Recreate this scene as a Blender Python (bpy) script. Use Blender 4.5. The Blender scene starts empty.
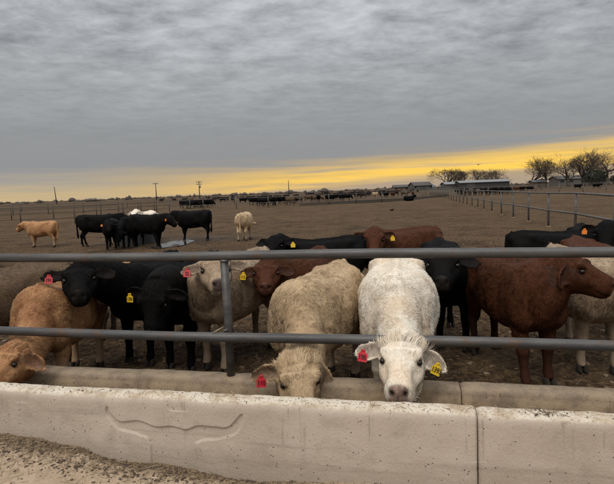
import bpy, bmesh, math, random
import numpy as np
from mathutils import Vector, Matrix
random.seed(7); RNG = np.random.default_rng(7)
scn = bpy.context.scene
COL = scn.collection
R = math.radians

# ------------------------------------------------------------------ camera
cam_d = bpy.data.cameras.new('camera'); cam = bpy.data.objects.new('camera', cam_d); COL.objects.link(cam)
cam_d.sensor_fit = 'HORIZONTAL'; cam_d.sensor_width = 36.0; cam_d.lens = 36.0*482/614
cam_d.clip_start = .05; cam_d.clip_end = 9000
cam.matrix_world = Matrix.Translation((0, 0, 1.6)) @ Matrix.Rotation(R(90-5.98), 4, 'X') @ Matrix.Rotation(R(-2.15), 4, 'Z')
scn.camera = cam

# ------------------------------------------------------------------ light
SUN_EL, SUN_AZ = 58.0, 205.0      # soft bright cloud high behind the camera
GLOW_AZ = 24.0                    # the low yellow break in the cloud, ahead and to the right
scn.view_settings.view_transform = 'Standard'; scn.view_settings.look = 'None'
scn.view_settings.gamma = 1.0; scn.view_settings.exposure = 0.28
world = bpy.data.worlds.new('World'); scn.world = world; world.use_nodes = True

class NT:
    """tiny helper for node trees"""
    def __init__(s, tree): s.t = tree; s.n = tree.nodes; s.l = tree.links
    def __call__(s, typ, ins=None, **kw):
        n = s.n.new(typ)
        for k, v in kw.items(): setattr(n, k, v)
        for k, v in (ins or {}).items(): s.put(n.inputs[k], v)
        return n
    def put(s, sock, v):
        if isinstance(v, bpy.types.NodeSocket): s.l.new(v, sock)
        elif isinstance(v, bpy.types.Node): s.l.new(v.outputs[0], sock)
        else: sock.default_value = v
    def m(s, op, a, b=0.0, c=None, clamp=False):
        n = s.n.new('ShaderNodeMath'); n.operation = op; n.use_clamp = clamp
        s.put(n.inputs[0], a); s.put(n.inputs[1], b)
        if c is not None: s.put(n.inputs[2], c)
        return n.outputs[0]
    def ss(s, x, a, b):
        n = s.n.new('ShaderNodeMapRange'); n.interpolation_type = 'SMOOTHSTEP'
        s.put(n.inputs[0], x); s.put(n.inputs[1], a); s.put(n.inputs[2], b)
        return n.outputs[0]
    def mix(s, f, a, b, blend='MIX'):
        n = s.n.new('ShaderNodeMix'); n.data_type = 'RGBA'; n.blend_type = blend
        s.put(n.inputs[0], f)
        for i, v in ((6, a), (7, b)):
            if isinstance(v, tuple) and len(v) == 3: v = (*v, 1)
            s.put(n.inputs[i], v)
        return n.outputs[2]
    def ramp(s, f, stops, interp='LINEAR'):
        n = s.n.new('ShaderNodeValToRGB'); n.color_ramp.interpolation = interp
        e = n.color_ramp.elements
        while len(e) < len(stops): e.new(.5)
        for q, (p, c) in zip(e, stops):
            q.position = p; q.color = (*c, 1) if isinstance(c, tuple) else (c, c, c, 1)
        s.put(n.inputs[0], f); return n.outputs[0]
    def noise(s, vec, scale, detail=4, rough=.55, dist=0.0):
        n = s.n.new('ShaderNodeTexNoise'); n.inputs['Scale'].default_value = scale
        n.inputs['Detail'].default_value = detail; n.inputs['Roughness'].default_value = rough
        n.inputs['Distortion'].default_value = dist
        if vec is not None: s.put(n.inputs['Vector'], vec)
        return n.outputs[0]
    def mapping(s, vec, scale=(1, 1, 1), rot=(0, 0, 0), loc=(0, 0, 0)):
        n = s.n.new('ShaderNodeMapping'); s.put(n.inputs[0], vec)
        n.inputs['Scale'].default_value = scale; n.inputs['Rotation'].default_value = rot; n.inputs['Location'].default_value = loc
        return n.outputs[0]

def build_world():
    N = NT(world.node_tree); N.n.clear()
    out = N('ShaderNodeOutputWorld'); bg = N('ShaderNodeBackground')
    tc = N('ShaderNodeTexCoord')
    sep = N('ShaderNodeSeparateXYZ', {0: tc.outputs['Generated']})
    x, y, z = sep.outputs
    zc = N.m('MAXIMUM', z, 0.0)
    # cloud sheet seen in perspective
    den = N.m('ADD', zc, 0.10)
    px, py = N.m('DIVIDE', x, den), N.m('DIVIDE', y, den)
    pl = N('ShaderNodeCombineXYZ', {0: px, 1: py, 2: 0.0}).outputs[0]
    big = N.noise(N.mapping(pl, (.5, .85, 1), (0, 0, R(-14)), (3.1, 1.7, 0)), 1.0, 4, .55, .2)
    mid = N.noise(N.mapping(pl, (3.0, 3.9, 1), (0, 0, R(-24)), (7.3, 2.2, 0)), 1.0, 7, .62, .3)
    rip = N.noise(N.mapping(pl, (7.5, 9.5, 1), (0, 0, R(-36)), (1.3, 9.2, 0)), 1.0, 6, .66, .3)
    tone = N.ramp(zc, [(0.0, (.30, .29, .28)), (.06, (.235, .24, .247)), (.12, (.24, .246, .252)), (.25, (.305, .313, .318)),
                       (.40, (.395, .403, .41)), (.65, (.66, .67, .68)), (1.0, (.90, .91, .92))])
    v = N.m('ADD', N.m('MULTIPLY', N.m('SUBTRACT', big, .5), 1.0), N.m('MULTIPLY', N.m('SUBTRACT', mid, .5), 1.5))
    v = N.m('ADD', v, N.m('MULTIPLY', N.m('SUBTRACT', rip, .5), 1.05))
    amp = N.m('MULTIPLY', N.ss(zc, .05, .34), .95)
    v = N.m('ADD', 1.0, N.m('MULTIPLY', v, amp))
    v = N.m('MAXIMUM', v, .55)
    cl = N.mix(1.0, tone, N('ShaderNodeCombineXYZ', {0: v, 1: v, 2: v}).outputs[0], 'MULTIPLY')
    # the bright break along the horizon
    gx, gy = math.sin(R(GLOW_AZ)), math.cos(R(GLOW_AZ))
    hl = N.m('SQRT', N.m('ADD', N.m('MULTIPLY', x, x), N.m('MULTIPLY', y, y)))
    dt = N.m('DIVIDE', N.m('ADD', N.m('MULTIPLY', x, gx), N.m('MULTIPLY', y, gy)), hl)
    az = N.m('MAXIMUM', dt, 0.0)
    glow = N.m('POWER', az, 4.0)
    lat = N.m('DIVIDE', N.m('ADD', N.m('MULTIPLY', x, gy), N.m('MULTIPLY', y, -gx)), hl)   # to the right of the glow
    st_n = N.noise(N.mapping(tc.outputs['Generated'], (1.3, 1.3, 26), (0, 0, 0), (.4, .2, .9)), 1.6, 5, .55, .35)
    st_f = N.noise(N.mapping(tc.outputs['Generated'], (2.2, 2.2, 70), (0, 0, 0), (2.4, 1.2, 3.9)), 1.7, 4, .55, .4)
    ze = N.m('SUBTRACT', zc, N.m('MULTIPLY', lat, .045))
    ze = N.m('ADD', ze, N.m('MULTIPLY', N.m('SUBTRACT', st_n, .5), .085))
    gap = N.m('SUBTRACT', 1.0, N.ss(ze, .048, .092))
    gapw = N.m('MULTIPLY', gap, N.ss(az, .0, .55))
    core = N.m('MULTIPLY', N.ss(ze, .012, .045), N.m('SUBTRACT', 1.0, N.ss(ze, .055, .085)))
    core = N.m('MULTIPLY', core, N.m('ADD', .25, N.m('MULTIPLY', N.ss(az, .70, .97), .75)))
    core = N.m('MULTIPLY', core, N.ss(N.m('ADD', N.m('MULTIPLY', st_n, .6), N.m('MULTIPLY', st_f, .4)), .34, .60))
    low = N.mix(N.ss(zc, 0.0, .05), (.36, .28, .205), (.43, .315, .16))
    low = N.mix(N.ss(az, .93, .60), low, (.37, .315, .235))
    ycol = N.mix(core, low, (.90, .56, .09))
    ycol = N.mix(N.m('MULTIPLY', N.ss(st_f, .50, .68), .45), ycol, (.33, .295, .26))
    sky = N('ShaderNodeTexSky', sky_type='NISHITA', sun_disc=False, sun_elevation=R(SUN_EL), sun_rotation=R(SUN_AZ))
    sk = N.mix(1.0, sky.outputs[0], (.012, .012, .012), 'MULTIPLY')
    col = N.mix(gapw, cl, ycol)
    col = N.mix(1.0, col, N.mix(N.ss(zc, 0.0, .5), (0, 0, 0), sk), 'ADD')
    col = N.mix(N.ss(z, -.02, -.002), (.09, .075, .06), col)
    N.put(bg.inputs[0], col); bg.inputs[1].default_value = 1.0
    N.l.new(bg.outputs[0], out.inputs[0])
build_world()

sd = bpy.data.lights.new('sun', 'SUN'); sd.energy = 1.55; sd.angle = R(40); sd.color = (1, .93, .81)
so = bpy.data.objects.new('sun', sd); COL.objects.link(so)
_d = Vector((math.sin(R(SUN_AZ))*math.cos(R(SUN_EL)), math.cos(R(SUN_AZ))*math.cos(R(SUN_EL)), math.sin(R(SUN_EL))))
so.rotation_euler = _d.to_track_quat('Z', 'Y').to_euler(); so.location = _d*60

# ------------------------------------------------------------------ helpers
def tag(o, label=None, cat=None, group=None, kind=None):
    if label: o['label'] = label
    if cat: o['category'] = cat
    if group: o['group'] = group
    if kind: o['kind'] = kind
    return o
def mesh_np(name, V, faces, mat=None, smooth=False):
    me = bpy.data.meshes.new(name)
    me.from_pydata(np.asarray(V, float).tolist(), [], faces if isinstance(faces, list) else np.asarray(faces).tolist())
    if smooth: me.polygons.foreach_set('use_smooth', np.ones(len(me.polygons), bool))
    if mat: me.materials.append(mat)
    me.update(); return me
def obj(name, me, parent=None, loc=None, rot=None):
    o = bpy.data.objects.new(name, me); COL.objects.link(o)
    if parent: o.parent = parent
    if loc is not None: o.location = loc
    if rot is not None: o.rotation_euler = rot
    return o
def empty(name, loc=(0, 0, 0), rz=0.0):
    o = bpy.data.objects.new(name, None); o.empty_display_size = .1; COL.objects.link(o)
    o.location = loc; o.rotation_euler = (0, 0, rz); return o
class MB:
    """collects loose shapes for one mesh"""
    def __init__(s): s.V = []; s.F = []
    def add(s, V, F):
        b = len(s.V); s.V += [tuple(map(float, v)) for v in V]; s.F += [tuple(b+i for i in f) for f in F]
    def box(s, c, d, rz=0.0, taper=1.0):
        h = np.array(d)/2; co, si = math.cos(rz), math.sin(rz); P = []
        for k in (-1, 1):
            for i, j in ((-1, -1), (1, -1), (1, 1), (-1, 1)):
                q = h[0]*i*(taper if k > 0 else 1), h[1]*j*(taper if k > 0 else 1)
                P.append((c[0]+q[0]*co-q[1]*si, c[1]+q[0]*si+q[1]*co, c[2]+h[2]*k))
        s.add(P, [(3, 2, 1, 0), (4, 5, 6, 7), (0, 1, 5, 4), (1, 2, 6, 5), (2, 3, 7, 6), (3, 0, 4, 7)])
    def tube(s, pts, rad, n=8, caps=True):
        pts = [np.array(p, float) for p in pts]; rad = rad if hasattr(rad, '__len__') else [rad]*len(pts)
        rings = []; up = None
        for i, p in enumerate(pts):
            t = pts[min(i+1, len(pts)-1)]-pts[max(i-1, 0)]; t = t/(np.linalg.norm(t)+1e-9)
            if up is None:
                up = np.array([0, 0, 1.]) if abs(t[2]) < .9 else np.array([1., 0, 0])
            a = np.cross(up, t); a /= np.linalg.norm(a)+1e-9; b = np.cross(t, a); up = b
            th = np.arange(n)*2*math.pi/n
            rings.append(p+rad[i]*(np.cos(th)[:, None]*a+np.sin(th)[:, None]*b))
        s.loft(rings, caps)
    def loft(s, rings, caps=True):
        n = len(rings[0]); V = np.concatenate(rings); F = []
        for i in range(len(rings)-1):
            for j in range(n):
                k = (j+1) % n
                F.append((i*n+j, i*n+k, (i+1)*n+k, (i+1)*n+j))
        if caps: F += [tuple(range(n))[::-1], tuple((len(rings)-1)*n+j for j in range(n))]
        s.add(V, F)
    def mesh(s, name, mat=None, smooth=False): return mesh_np(name, s.V, s.F, mat, smooth)

def vnoise(P, seed=0):
    """value noise of points (n,2) or (n,3), range -1..1"""
    P = np.asarray(P, float)
    if P.shape[1] == 2: P = np.concatenate([P, np.zeros((len(P), 1))], 1)
    i = np.floor(P).astype(np.int64); f = P-i; f = f*f*(3-2*f)
    def h(a):
        n = (a[:, 0]*374761393 + a[:, 1]*668265263 + a[:, 2]*2147483647 + seed*974711) & 0x7fffffff
        n = ((n ^ (n >> 13))*1274126177) & 0x7fffffff
        return ((n ^ (n >> 16)) & 0xffff)/32767.5-1
    r = 0
    for dx in (0, 1):
        for dy in (0, 1):
            for dz in (0, 1):
                w = (f[:, 0] if dx else 1-f[:, 0])*(f[:, 1] if dy else 1-f[:, 1])*(f[:, 2] if dz else 1-f[:, 2])
                r = r+w*h(i+np.array([dx, dy, dz]))
    return r
def sstep(x, a, b):
    t = np.clip((x-a)/(b-a), 0, 1); return t*t*(3-2*t)

# ------------------------------------------------------------------ materials
def new_mat(name):
    m = bpy.data.materials.new(name); m.use_nodes = True
    N = NT(m.node_tree); bs = N.n['Principled BSDF']; return m, N, bs
def plain(name, col, rough=.7, metal=0.0, var=.0, vs=20.0, bump=0.0, bs_=60.0):
    m, N, b = new_mat(name); tc = N('ShaderNodeTexCoord').outputs['Object']
    if var:
        f = N.noise(tc, vs, 5, .6)
        N.put(b.inputs['Base Color'], N.mix(f, tuple(c*(1-var) for c in col), tuple(min(1, c*(1+var)) for c in col)))
    else: b.inputs['Base Color'].default_value = (*col, 1)
    b.inputs['Roughness'].default_value = rough; b.inputs['Metallic'].default_value = metal
    if bump:
        bn = N('ShaderNodeBump', {'Strength': bump, 'Distance': .01, 'Height': N.noise(tc, bs_, 5, .6)}); N.put(b.inputs['Normal'], bn)
    return m

def mat_ground():
    m, N, b = new_mat('pen_soil'); g = N('ShaderNodeNewGeometry'); P = g.outputs['Position']
    a = N.noise(P, .22, 4, .6); c = N.noise(P, 2.2, 6, .68, .4); d = N.noise(P, 14, 5, .7, .3); e = N.noise(P, 60, 3, .7)
    far = N.noise(N.mapping(P, (.012, .05, 1)), 1.0, 5, .6)
    dry = N.ss(N.m('ADD', N.m('MULTIPLY', a, .5), N.m('MULTIPLY', c, .5)), .40, .62)
    col = N.mix(dry, (.076, .044, .0235), (.145, .089, .046))
    col = N.mix(N.ss(d, .46, .66), col, (.22, .143, .077))
    col = N.mix(N.m('MULTIPLY', N.ss(d, .52, .38), .75), col, (.034, .023, .0145))
    col = N.mix(N.m('MULTIPLY', N.ss(e, .60, .72), .5), col, (.26, .21, .15))
    e2 = N.noise(P, 34, 3, .75); col = N.mix(N.m('MULTIPLY', N.ss(e2, .47, .36), .6), col, (.030, .020, .0125)); col = N.mix(N.m('MULTIPLY', N.ss(e2, .56, .66), .5), col, (.22, .155, .096))
    dist = N('ShaderNodeVectorMath', {0: P}, operation='LENGTH').outputs['Value']
    col = N.mix(N.m('MULTIPLY', N.ss(dist, 22, 140), .6), col, N.mix(N.ss(far, .4, .62), (.055, .036, .021), (.094, .064, .038)))
    tr = N.noise(P, .75, 6, .72, .6); col = N.mix(N.m('MULTIPLY', N.ss(tr, .50, .40), .5), col, (.030, .021, .014)); col = N.mix(N.m('MULTIPLY', N.ss(tr, .55, .66), .4), col, (.155, .11, .068))
    # trampled damp ground near the water tank
    wet = N.m('SUBTRACT', 1.0, N.ss(N('ShaderNodeVectorMath', {0: N.mapping(P, (.5, .8, 0), (0, 0, 0), (2.35, -14.1, 0)), 1: (0, 0, 0)}, operation='DISTANCE').outputs['Value'], .6, 2.0))
    wet = N.m('MULTIPLY', wet, N.ss(c, .35, .6))
    col = N.mix(N.m('MULTIPLY', wet, .5), col, (.035, .028, .022))
    N.put(b.inputs['Base Color'], col)
    N.put(b.inputs['Roughness'], N.m('SUBTRACT', .95, N.m('MULTIPLY', wet, .45)))
    hgt = N.m('ADD', N.m('MULTIPLY', d, .6), N.m('ADD', N.m('ADD', N.m('MULTIPLY', e, .2), N.m('MULTIPLY', e2, .4)), N.m('MULTIPLY', c, .7)))
    N.put(b.inputs['Normal'], N('ShaderNodeBump', {'Strength': 1.0, 'Distance': .10, 'Height': hgt}))
    b.inputs['Specular IOR Level'].default_value = .15
    return m
def mat_road():
    m, N, b = new_mat('road_dirt'); P = N('ShaderNodeNewGeometry').outputs['Position']
    a = N.noise(P, 2.5, 5, .6); c = N.noise(P, 22, 5, .7); e = N.noise(P, 120, 3, .7)
    col = N.mix(N.ss(a, .35, .65), (.36, .27, .19), (.46, .355, .26))
    col = N.mix(N.m('MULTIPLY', N.ss(c, .5, .36), .6), col, (.24, .175, .115))
    col = N.mix(N.m('MULTIPLY', N.ss(e, .58, .7), .6), col, (.55, .46, .35))
    # chaff and manure drifted against the bunk: follows the drift's own mask
    at = N('ShaderNodeAttribute', attribute_name='litter').outputs['Fac']
    lm = N.ss(N.m('ADD', at, N.m('MULTIPLY', N.m('SUBTRACT', c, .5), 1.1)), .35, .65)
    col = N.mix(lm, col, N.mix(N.ss(e, .4, .62), (.085, .06, .038), (.24, .175, .11)))
    N.put(b.inputs['Base Color'], col); b.inputs['Roughness'].default_value = .95; b.inputs['Specular IOR Level'].default_value = .15
    N.put(b.inputs['Normal'], N('ShaderNodeBump', {'Strength': .8, 'Distance': .012, 'Height': N.m('ADD', c, N.m('MULTIPLY', e, .4))}))
    return m
def mat_concrete():
    m, N, b = new_mat('weathered_concrete'); tc = N('ShaderNodeTexCoord').outputs['Object']
    geo = N('ShaderNodeNewGeometry')
    a = N.noise(tc, 1.7, 6, .62); c = N.noise(tc, 9, 6, .68); e = N.noise(tc, 75, 4, .7)
    st = N.noise(N.mapping(tc, (14, 14, 1.2)), 1.0, 4, .6)
    hz = N.noise(N.mapping(tc, (.8, 1, 16)), 1.0, 4, .6)
    col = N.mix(N.ss(a, .32, .68), (.40, .335, .272), (.49, .42, .35))
    col = N.mix(N.m('MULTIPLY', N.ss(c, .52, .72), .3), col, (.25, .205, .165))
    col = N.mix(N.m('MULTIPLY', N.ss(st, .56, .72), .35), col, (.46, .41, .35))
    col = N.mix(N.m('MULTIPLY', N.ss(hz, .56, .70), .35), col, (.225, .19, .155))
    col = N.mix(N.m('MULTIPLY', N.ss(e, .62, .72), .5), col, (.13, .105, .085))
    oz = N('ShaderNodeSeparateXYZ', {0: tc}).outputs[2]
    sp = N.m('SUBTRACT', 1.0, N.ss(N.m('ADD', oz, N.m('MULTIPLY', N.m('SUBTRACT', N.noise(N.mapping(tc, (2.2, 1, 7)), 1.0, 5, .65), .5), .30)), .27, .40))
    col = N.mix(N.m('MULTIPLY', sp, .4), col, (.26, .20, .148))
    dr = N.noise(N.mapping(tc, (22, 22, .9)), 1.0, 3, .6); col = N.mix(N.m('MULTIPLY', N.m('MULTIPLY', N.ss(dr, .60, .70), N.ss(oz, .30, .56)), .45), col, (.17, .125, .09))
    at = N('ShaderNodeAttribute', attribute_name='lip').outputs['Fac']       # worn pale lip where feed and throats rub
    lp = N.mix(N.ss(c, .42, .66), (.60, .535, .44), (.40, .31, .215))
    lp = N.mix(N.m('MULTIPLY', N.ss(e, .52, .64), .75), lp, (.24, .18, .12))
    col = N.mix(N.m('MULTIPLY', at, N.ss(N.m('ADD', N.m('MULTIPLY', a, .5), at), .45, .95)), col, lp)
    at2 = N('ShaderNodeAttribute', attribute_name='inner').outputs['Fac']    # feed stained inside
    col = N.mix(N.m('MULTIPLY', at2, .95), col, N.mix(N.ss(c, .35, .65), (.125, .088, .055), (.255, .185, .115)))
    gr = N.noise(tc, 240, 2, .8); col = N.mix(N.m('MULTIPLY', N.ss(gr, .42, .30), .45), col, (.16, .125, .095)); col = N.mix(N.m('MULTIPLY', N.ss(gr, .58, .70), .4), col, (.58, .51, .43))
    vp = N('ShaderNodeTexVoronoi', {'Vector': tc, 'Scale': 42.0}); col = N.mix(N.m('MULTIPLY', N.m('MULTIPLY', N.m('SUBTRACT', 1.0, N.ss(vp.outputs['Distance'], .07, .14)), N.ss(N.noise(tc, 13, 3, .6), .52, .60)), .55), col, (.11, .085, .066))
    N.put(b.inputs['Base Color'], col); b.inputs['Roughness'].default_value = .88; b.inputs['Specular IOR Level'].default_value = .25
    vo = N('ShaderNodeTexVoronoi', {'Vector': tc, 'Scale': 42.0}); vo.feature = 'F1'
    pit = N.m('MULTIPLY', N.m('SUBTRACT', 1.0, N.ss(vo.outputs['Distance'], .06, .17)), N.ss(N.noise(tc, 13, 3, .6), .50, .60))
    hgt = N.m('SUBTRACT', N.m('ADD', N.m('MULTIPLY', c, .5), N.m('MULTIPLY', e, .35)), N.m('MULTIPLY', pit, 2.0))
    N.put(b.inputs['Normal'], N('ShaderNodeBump', {'Strength': .9, 'Distance': .008, 'Height': hgt}))
    return m
def mat_pipe(name='painted_pipe', c0=(.050, .049, .050), c1=(.092, .089, .088)):
    m, N, b = new_mat(name); tc = N('ShaderNodeTexCoord').outputs['Object']
    a = N.noise(N.mapping(tc, (1.2, 8, 8)), 2, 5, .65); c = N.noise(tc, 60, 4, .7); r = N.noise(tc, 5, 6, .7)
    col = N.mix(N.ss(a, .35, .65), c0, c1)
    col = N.mix(N.m('MULTIPLY', N.ss(r, .56, .66), .8), col, (.10, .058, .036))
    col = N.mix(N.m('MULTIPLY', N.ss(c, .66, .74), .8), col, (.36, .34, .31))
    N.put(b.inputs['Base Color'], col); N.put(b.inputs['Roughness'], N.m('ADD', .38, N.m('MULTIPLY', c, .3)))
    b.inputs['Metallic'].default_value = .25
    N.put(b.inputs['Normal'], N('ShaderNodeBump', {'Strength': .25, 'Distance': .004, 'Height': N.m('ADD', c, r)}))
    return m
def mat_coat(name, base, dark, leg, muzzle, tint=None, tint_amt=.0, spec=.25):
    """coat colour; 'reg' = (nose pad, lower leg, dark eyelids and shade painted into creases) masks, 'rnd' = per-lock variation"""
    m, N, b = new_mat(name)
    rg = N('ShaderNodeSeparateColor', {0: N('ShaderNodeAttribute', attribute_name='reg').outputs['Color']}).outputs
    rn = N('ShaderNodeAttribute', attribute_name='rnd').outputs['Fac']
    tc = N('ShaderNodeTexCoord').outputs['Object']
    a = N.noise(tc, 3.2, 4, .6); c = N.noise(N.mapping(tc, (16, 45, 30)), 1.0, 4, .65)
    f = N.m('ADD', N.m('MULTIPLY', c, .55), N.m('MULTIPLY', rn, .5))
    col = N.mix(N.ss(f, .22, .80), dark, base)
    if tint: col = N.mix(N.m('MULTIPLY', N.ss(a, .42, .66), tint_amt), col, tint)
    col = N.mix(N.m('MULTIPLY', rg[1], .85), col, leg)
    col = N.mix(rg[0], col, N.mix(N.ss(N.noise(tc, 40, 3, .6), .4, .6), muzzle, tuple(q*.6 for q in muzzle)))
    col = N.mix(rg[2], col, (.012, .009, .008))
    N.put(b.inputs['Base Color'], col)
    N.put(b.inputs['Roughness'], N.m('SUBTRACT', .72, N.m('MULTIPLY', rg[0], .35)))
    b.inputs['Specular IOR Level'].default_value = spec
    N.put(b.inputs['Normal'], N('ShaderNodeBump', {'Strength': .35, 'Distance': .01, 'Height': c}))
    return m

M = {
 'ground': mat_ground(), 'road': mat_road(), 'concrete': mat_concrete(), 'pipe': mat_pipe(),
 'rusty': mat_pipe('weathered_pipe', (.07, .064, .058), (.14, .13, .118)),
 'oldpost': plain('old_post', (.075, .06, .048), .9, 0, .5, 6),
 'hoof': plain('hoof_horn', (.026, .019, .0135), .95, 0, .4, 30, .3),
 'eye': plain('eye_dark', (.008, .006, .005), .05),
 'red_tag': plain('red_tag_plastic', (.50, .022, .035), .45, 0, .25, 40), 'yellow_tag': plain('yellow_tag_plastic', (.68, .43, .015), .45, 0, .2, 40),
 'orange_tag': plain('orange_tag_plastic', (.75, .20, .02), .4), 'ink': plain('tag_ink', (.02, .012, .01), .6),
 'straw': plain('straw', (.27, .20, .125), .8, 0, .5, 9), 'clod': plain('manure_clod', (.075, .053, .036), .95, 0, .5, 14, .6),
 'dry': plain('dry_clod', (.20, .142, .09), .95, 0, .5, 14, .6),
 'feed': plain('chopped_feed', (.16, .115, .06), .95, 0, .6, 60, 1.0, 90),
 'tank': plain('tank_plastic', (.05, .052, .055), .55, 0, .35, 7), 'water': plain('standing_water', (.02, .02, .022), .03),
 'bark': plain('bark', (.075, .06, .048), .9, 0, .4, 2), 'twig': plain('twig', (.085, .062, .044), .9, 0, .4, 1.5),
 'needle': plain('cedar_leaf', (.030, .034, .022), .9, 0, .5, 1.2),
 'wood': plain('pole_wood', (.06, .048, .04), .9, 0, .4, 3),
 'shed_wall': plain('shed_wall', (.035, .034, .033), .7, 0, .2, 1), 'shed_roof': plain('shed_roof', (.19, .193, .20), .45, .2, .15, .6),
 'siding': plain('house_siding', (.105, .098, .09), .8, 0, .15, 1), 'roofing': plain('house_roofing', (.07, .064, .06), .85, 0, .3, 2),
 'silver': plain('galvanised', (.30, .31, .32), .4, .5, .2, 1), 'glass': plain('dark_glass', (.02, .022, .025), .08),
 'brown_wall': plain('brown_wall', (.15, .10, .075), .85, 0, .25, 2),
 'white': mat_coat('coat_white', (.85, .80, .71), (.63, .55, .435), (.62, .52, .40), (.34, .235, .19), (.66, .48, .30), .5),
 'cream': mat_coat('coat_cream', (.60, .455, .285), (.33, .225, .13), (.36, .27, .185), (.20, .125, .095), (.30, .185, .10), .45),
 'taupe': mat_coat('coat_taupe', (.46, .35, .245), (.22, .155, .10), (.30, .225, .155), (.10, .07, .06), (.16, .095, .055), .5),
 'orange': mat_coat('coat_orange', (.50, .29, .135), (.24, .105, .044), (.36, .24, .15), (.2, .11, .08), (.23, .080, .034), .65),
 'red': mat_coat('coat_red', (.096, .033, .0135), (.026, .009, .0042), (.035, .013, .008), (.10, .045, .03), (.065, .021, .009), .6, .12),
 'brown': mat_coat('coat_brown', (.145, .093, .052), (.055, .035, .020), (.06, .04, .027), (.03, .022, .02), (.06, .038, .023), .6),
 'black': mat_coat('coat_black', (.0062, .0058, .006), (.0022, .002, .0021), (.003, .0029, .0028), (.022, .019, .018), (.0075, .006, .005), .4, .06),
}

# ------------------------------------------------------------------ ground
def axis(near, step, far, grow):
    a = [0.0]
    while a[-1] < far:
        a.append(a[-1]+(step if a[-1] < near else min(step*grow**(len(a)-near/step), far*.25)))
    return np.array(a)
def ground_height(X, Y):
    P = np.stack([X, Y], -1)
    d = np.hypot(X, Y); k = 1-sstep(d, 16, 40)
    z = .016*vnoise(P*1.4, 1)+.014*vnoise(P*4.2, 2)+.013*np.abs(vnoise(P*8.5, 3))+.009*vnoise(P*17, 4)
    prints = np.clip(vnoise(P*6.0+40, 9)-.45, 0, 1)*-.07
    z = (z+prints)*k+.05*vnoise(P*.12, 5)*sstep(d, 14, 40)
    return z
def build_ground():
    ax = axis(6.5, .055, 6000, 1.10); xs = np.concatenate([-ax[:0:-1], ax])
    yf = axis(10, .055, 7000, 1.085)+2.2; yb = 2.2-axis(0.01, .5, 2500, 1.35)
    ys = np.concatenate([yb[:0:-1], yf])
    X, Y = np.meshgrid(xs, ys); Z = ground_height(X.ravel(), Y.ravel())
    V = np.stack([X.ravel(), Y.ravel(), Z], -1); nx, ny = len(xs), len(ys)
    i = np.arange(nx*ny).reshape(ny, nx)
    F = np.stack([i[:-1, :-1], i[:-1, 1:], i[1:, 1:], i[1:, :-1]], -1).reshape(-1, 4)
    o = obj('ground', mesh_np('ground', V, F, M['ground'], True)); tag(o, 'trampled brown feedlot soil reaching the flat horizon', kind='structure')
build_ground()

# the bunk line runs across the view, its right end nearer
BUNK_A = -math.atan(.204); BUNK_O = np.array([0, 2.87, 0])
BU = np.array([math.cos(BUNK_A), math.sin(BUNK_A), 0]); BN = np.array([-math.sin(BUNK_A), math.cos(BUNK_A), 0])
def bunk_w(x, y, z=0): return BUNK_O+BU*x+BN*y+np.array([0, 0, z])

def road_height(x, y):
    """x along the bunk, y across it (negative towards the camera)"""
    P = np.stack([x, y], -1); w = -(y+.70)
    hill = .085*sstep(-x, .2, 1.7)+.025*vnoise(P*np.array([2.2, .6]), 21)+.018*vnoise(P*np.array([5.5, 2.0]), 26)
    z = .235+hill*np.exp(-np.clip(w, 0, 9)/.17)+.05*sstep(-x, .1, 2.0)
    z += .006*vnoise(P*9, 22)+.004*vnoise(P*24, 23)
    z -= .05*sstep(w, 1.2, 5)
    return z
def litter_mask(x, y):
    P = np.stack([x, y], -1); w = -(y+.70)
    return np.exp(-np.clip(w, 0, 9)/(.10+.05*vnoise(P*np.array([3.0, .1]), 25)))*(.35+.65*sstep(-x, -.6, .5))
def build_road():
    xs = np.concatenate([-4-axis(.01, .3, 30, 1.2)[:0:-1], np.arange(-4, 3.0, .02), 3+axis(.01, .3, 30, 1.2)])
    ys = -.62-np.concatenate([np.arange(0, 1.3, .018), 1.3+axis(.01, .1, 14, 1.2)])
    X, Y = np.meshgrid(xs, ys); x, y = X.ravel(), Y.ravel()
    V = np.stack([x, y, road_height(x, y)], -1); nx, ny = len(xs), len(ys)
    i = np.arange(nx*ny).reshape(ny, nx)
    F = np.stack([i[:-1, :-1], i[1:, :-1], i[1:, 1:], i[:-1, 1:]], -1).reshape(-1, 4)
    me = mesh_np('feed_road', V, F, M['road'], True)
    at = me.attributes.new('litter', 'FLOAT', 'POINT'); at.data.foreach_set('value', litter_mask(x, y).astype(np.float32))
    o = obj('feed_road', me, loc=BUNK_O, rot=(0, 0, BUNK_A)); tag(o, 'pale sandy dirt of the feed road in front of the bunk', kind='structure')
build_road()

# ------------------------------------------------------------------ concrete feed bunk
HORN = [(-0.931, 0.547), (-0.919, 0.503), (-0.867, 0.469), (-0.757, 0.476), (-0.668, 0.449), (-0.593, 0.459), (-0.51, 0.451), (-0.427, 0.474), (-0.298, 0.472), (-0.253, 0.506), (-0.211, 0.547), (-0.205, 0.53), (-0.236, 0.456), (-0.300, 0.420), (-0.403, 0.402), (-0.459, 0.378), (-0.452, 0.345), (-0.448, 0.15), (-0.704, 0.15), (-0.702, 0.356), (-0.719, 0.390), (-0.794, 0.407), (-0.885, 0.430), (-0.945, 0.502)]
def smooth_poly(poly, n=5):
    p = np.array(poly); m = len(p); out = []
    for i in range(m):
        a, b, c, d = p[i-1], p[i], p[(i+1) % m], p[(i+2) % m]
        if np.linalg.norm(c-b) > .15 or np.linalg.norm(b-a) > .15 or np.linalg.norm(d-c) > .15: out.append(b); continue
        for q in range(n):
            t = q/n; out.append(.5*(2*b+(c-a)*t+(2*a-5*b+4*c-d)*t*t+(3*b-a-3*c+d)*t**3))
    return out
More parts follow.
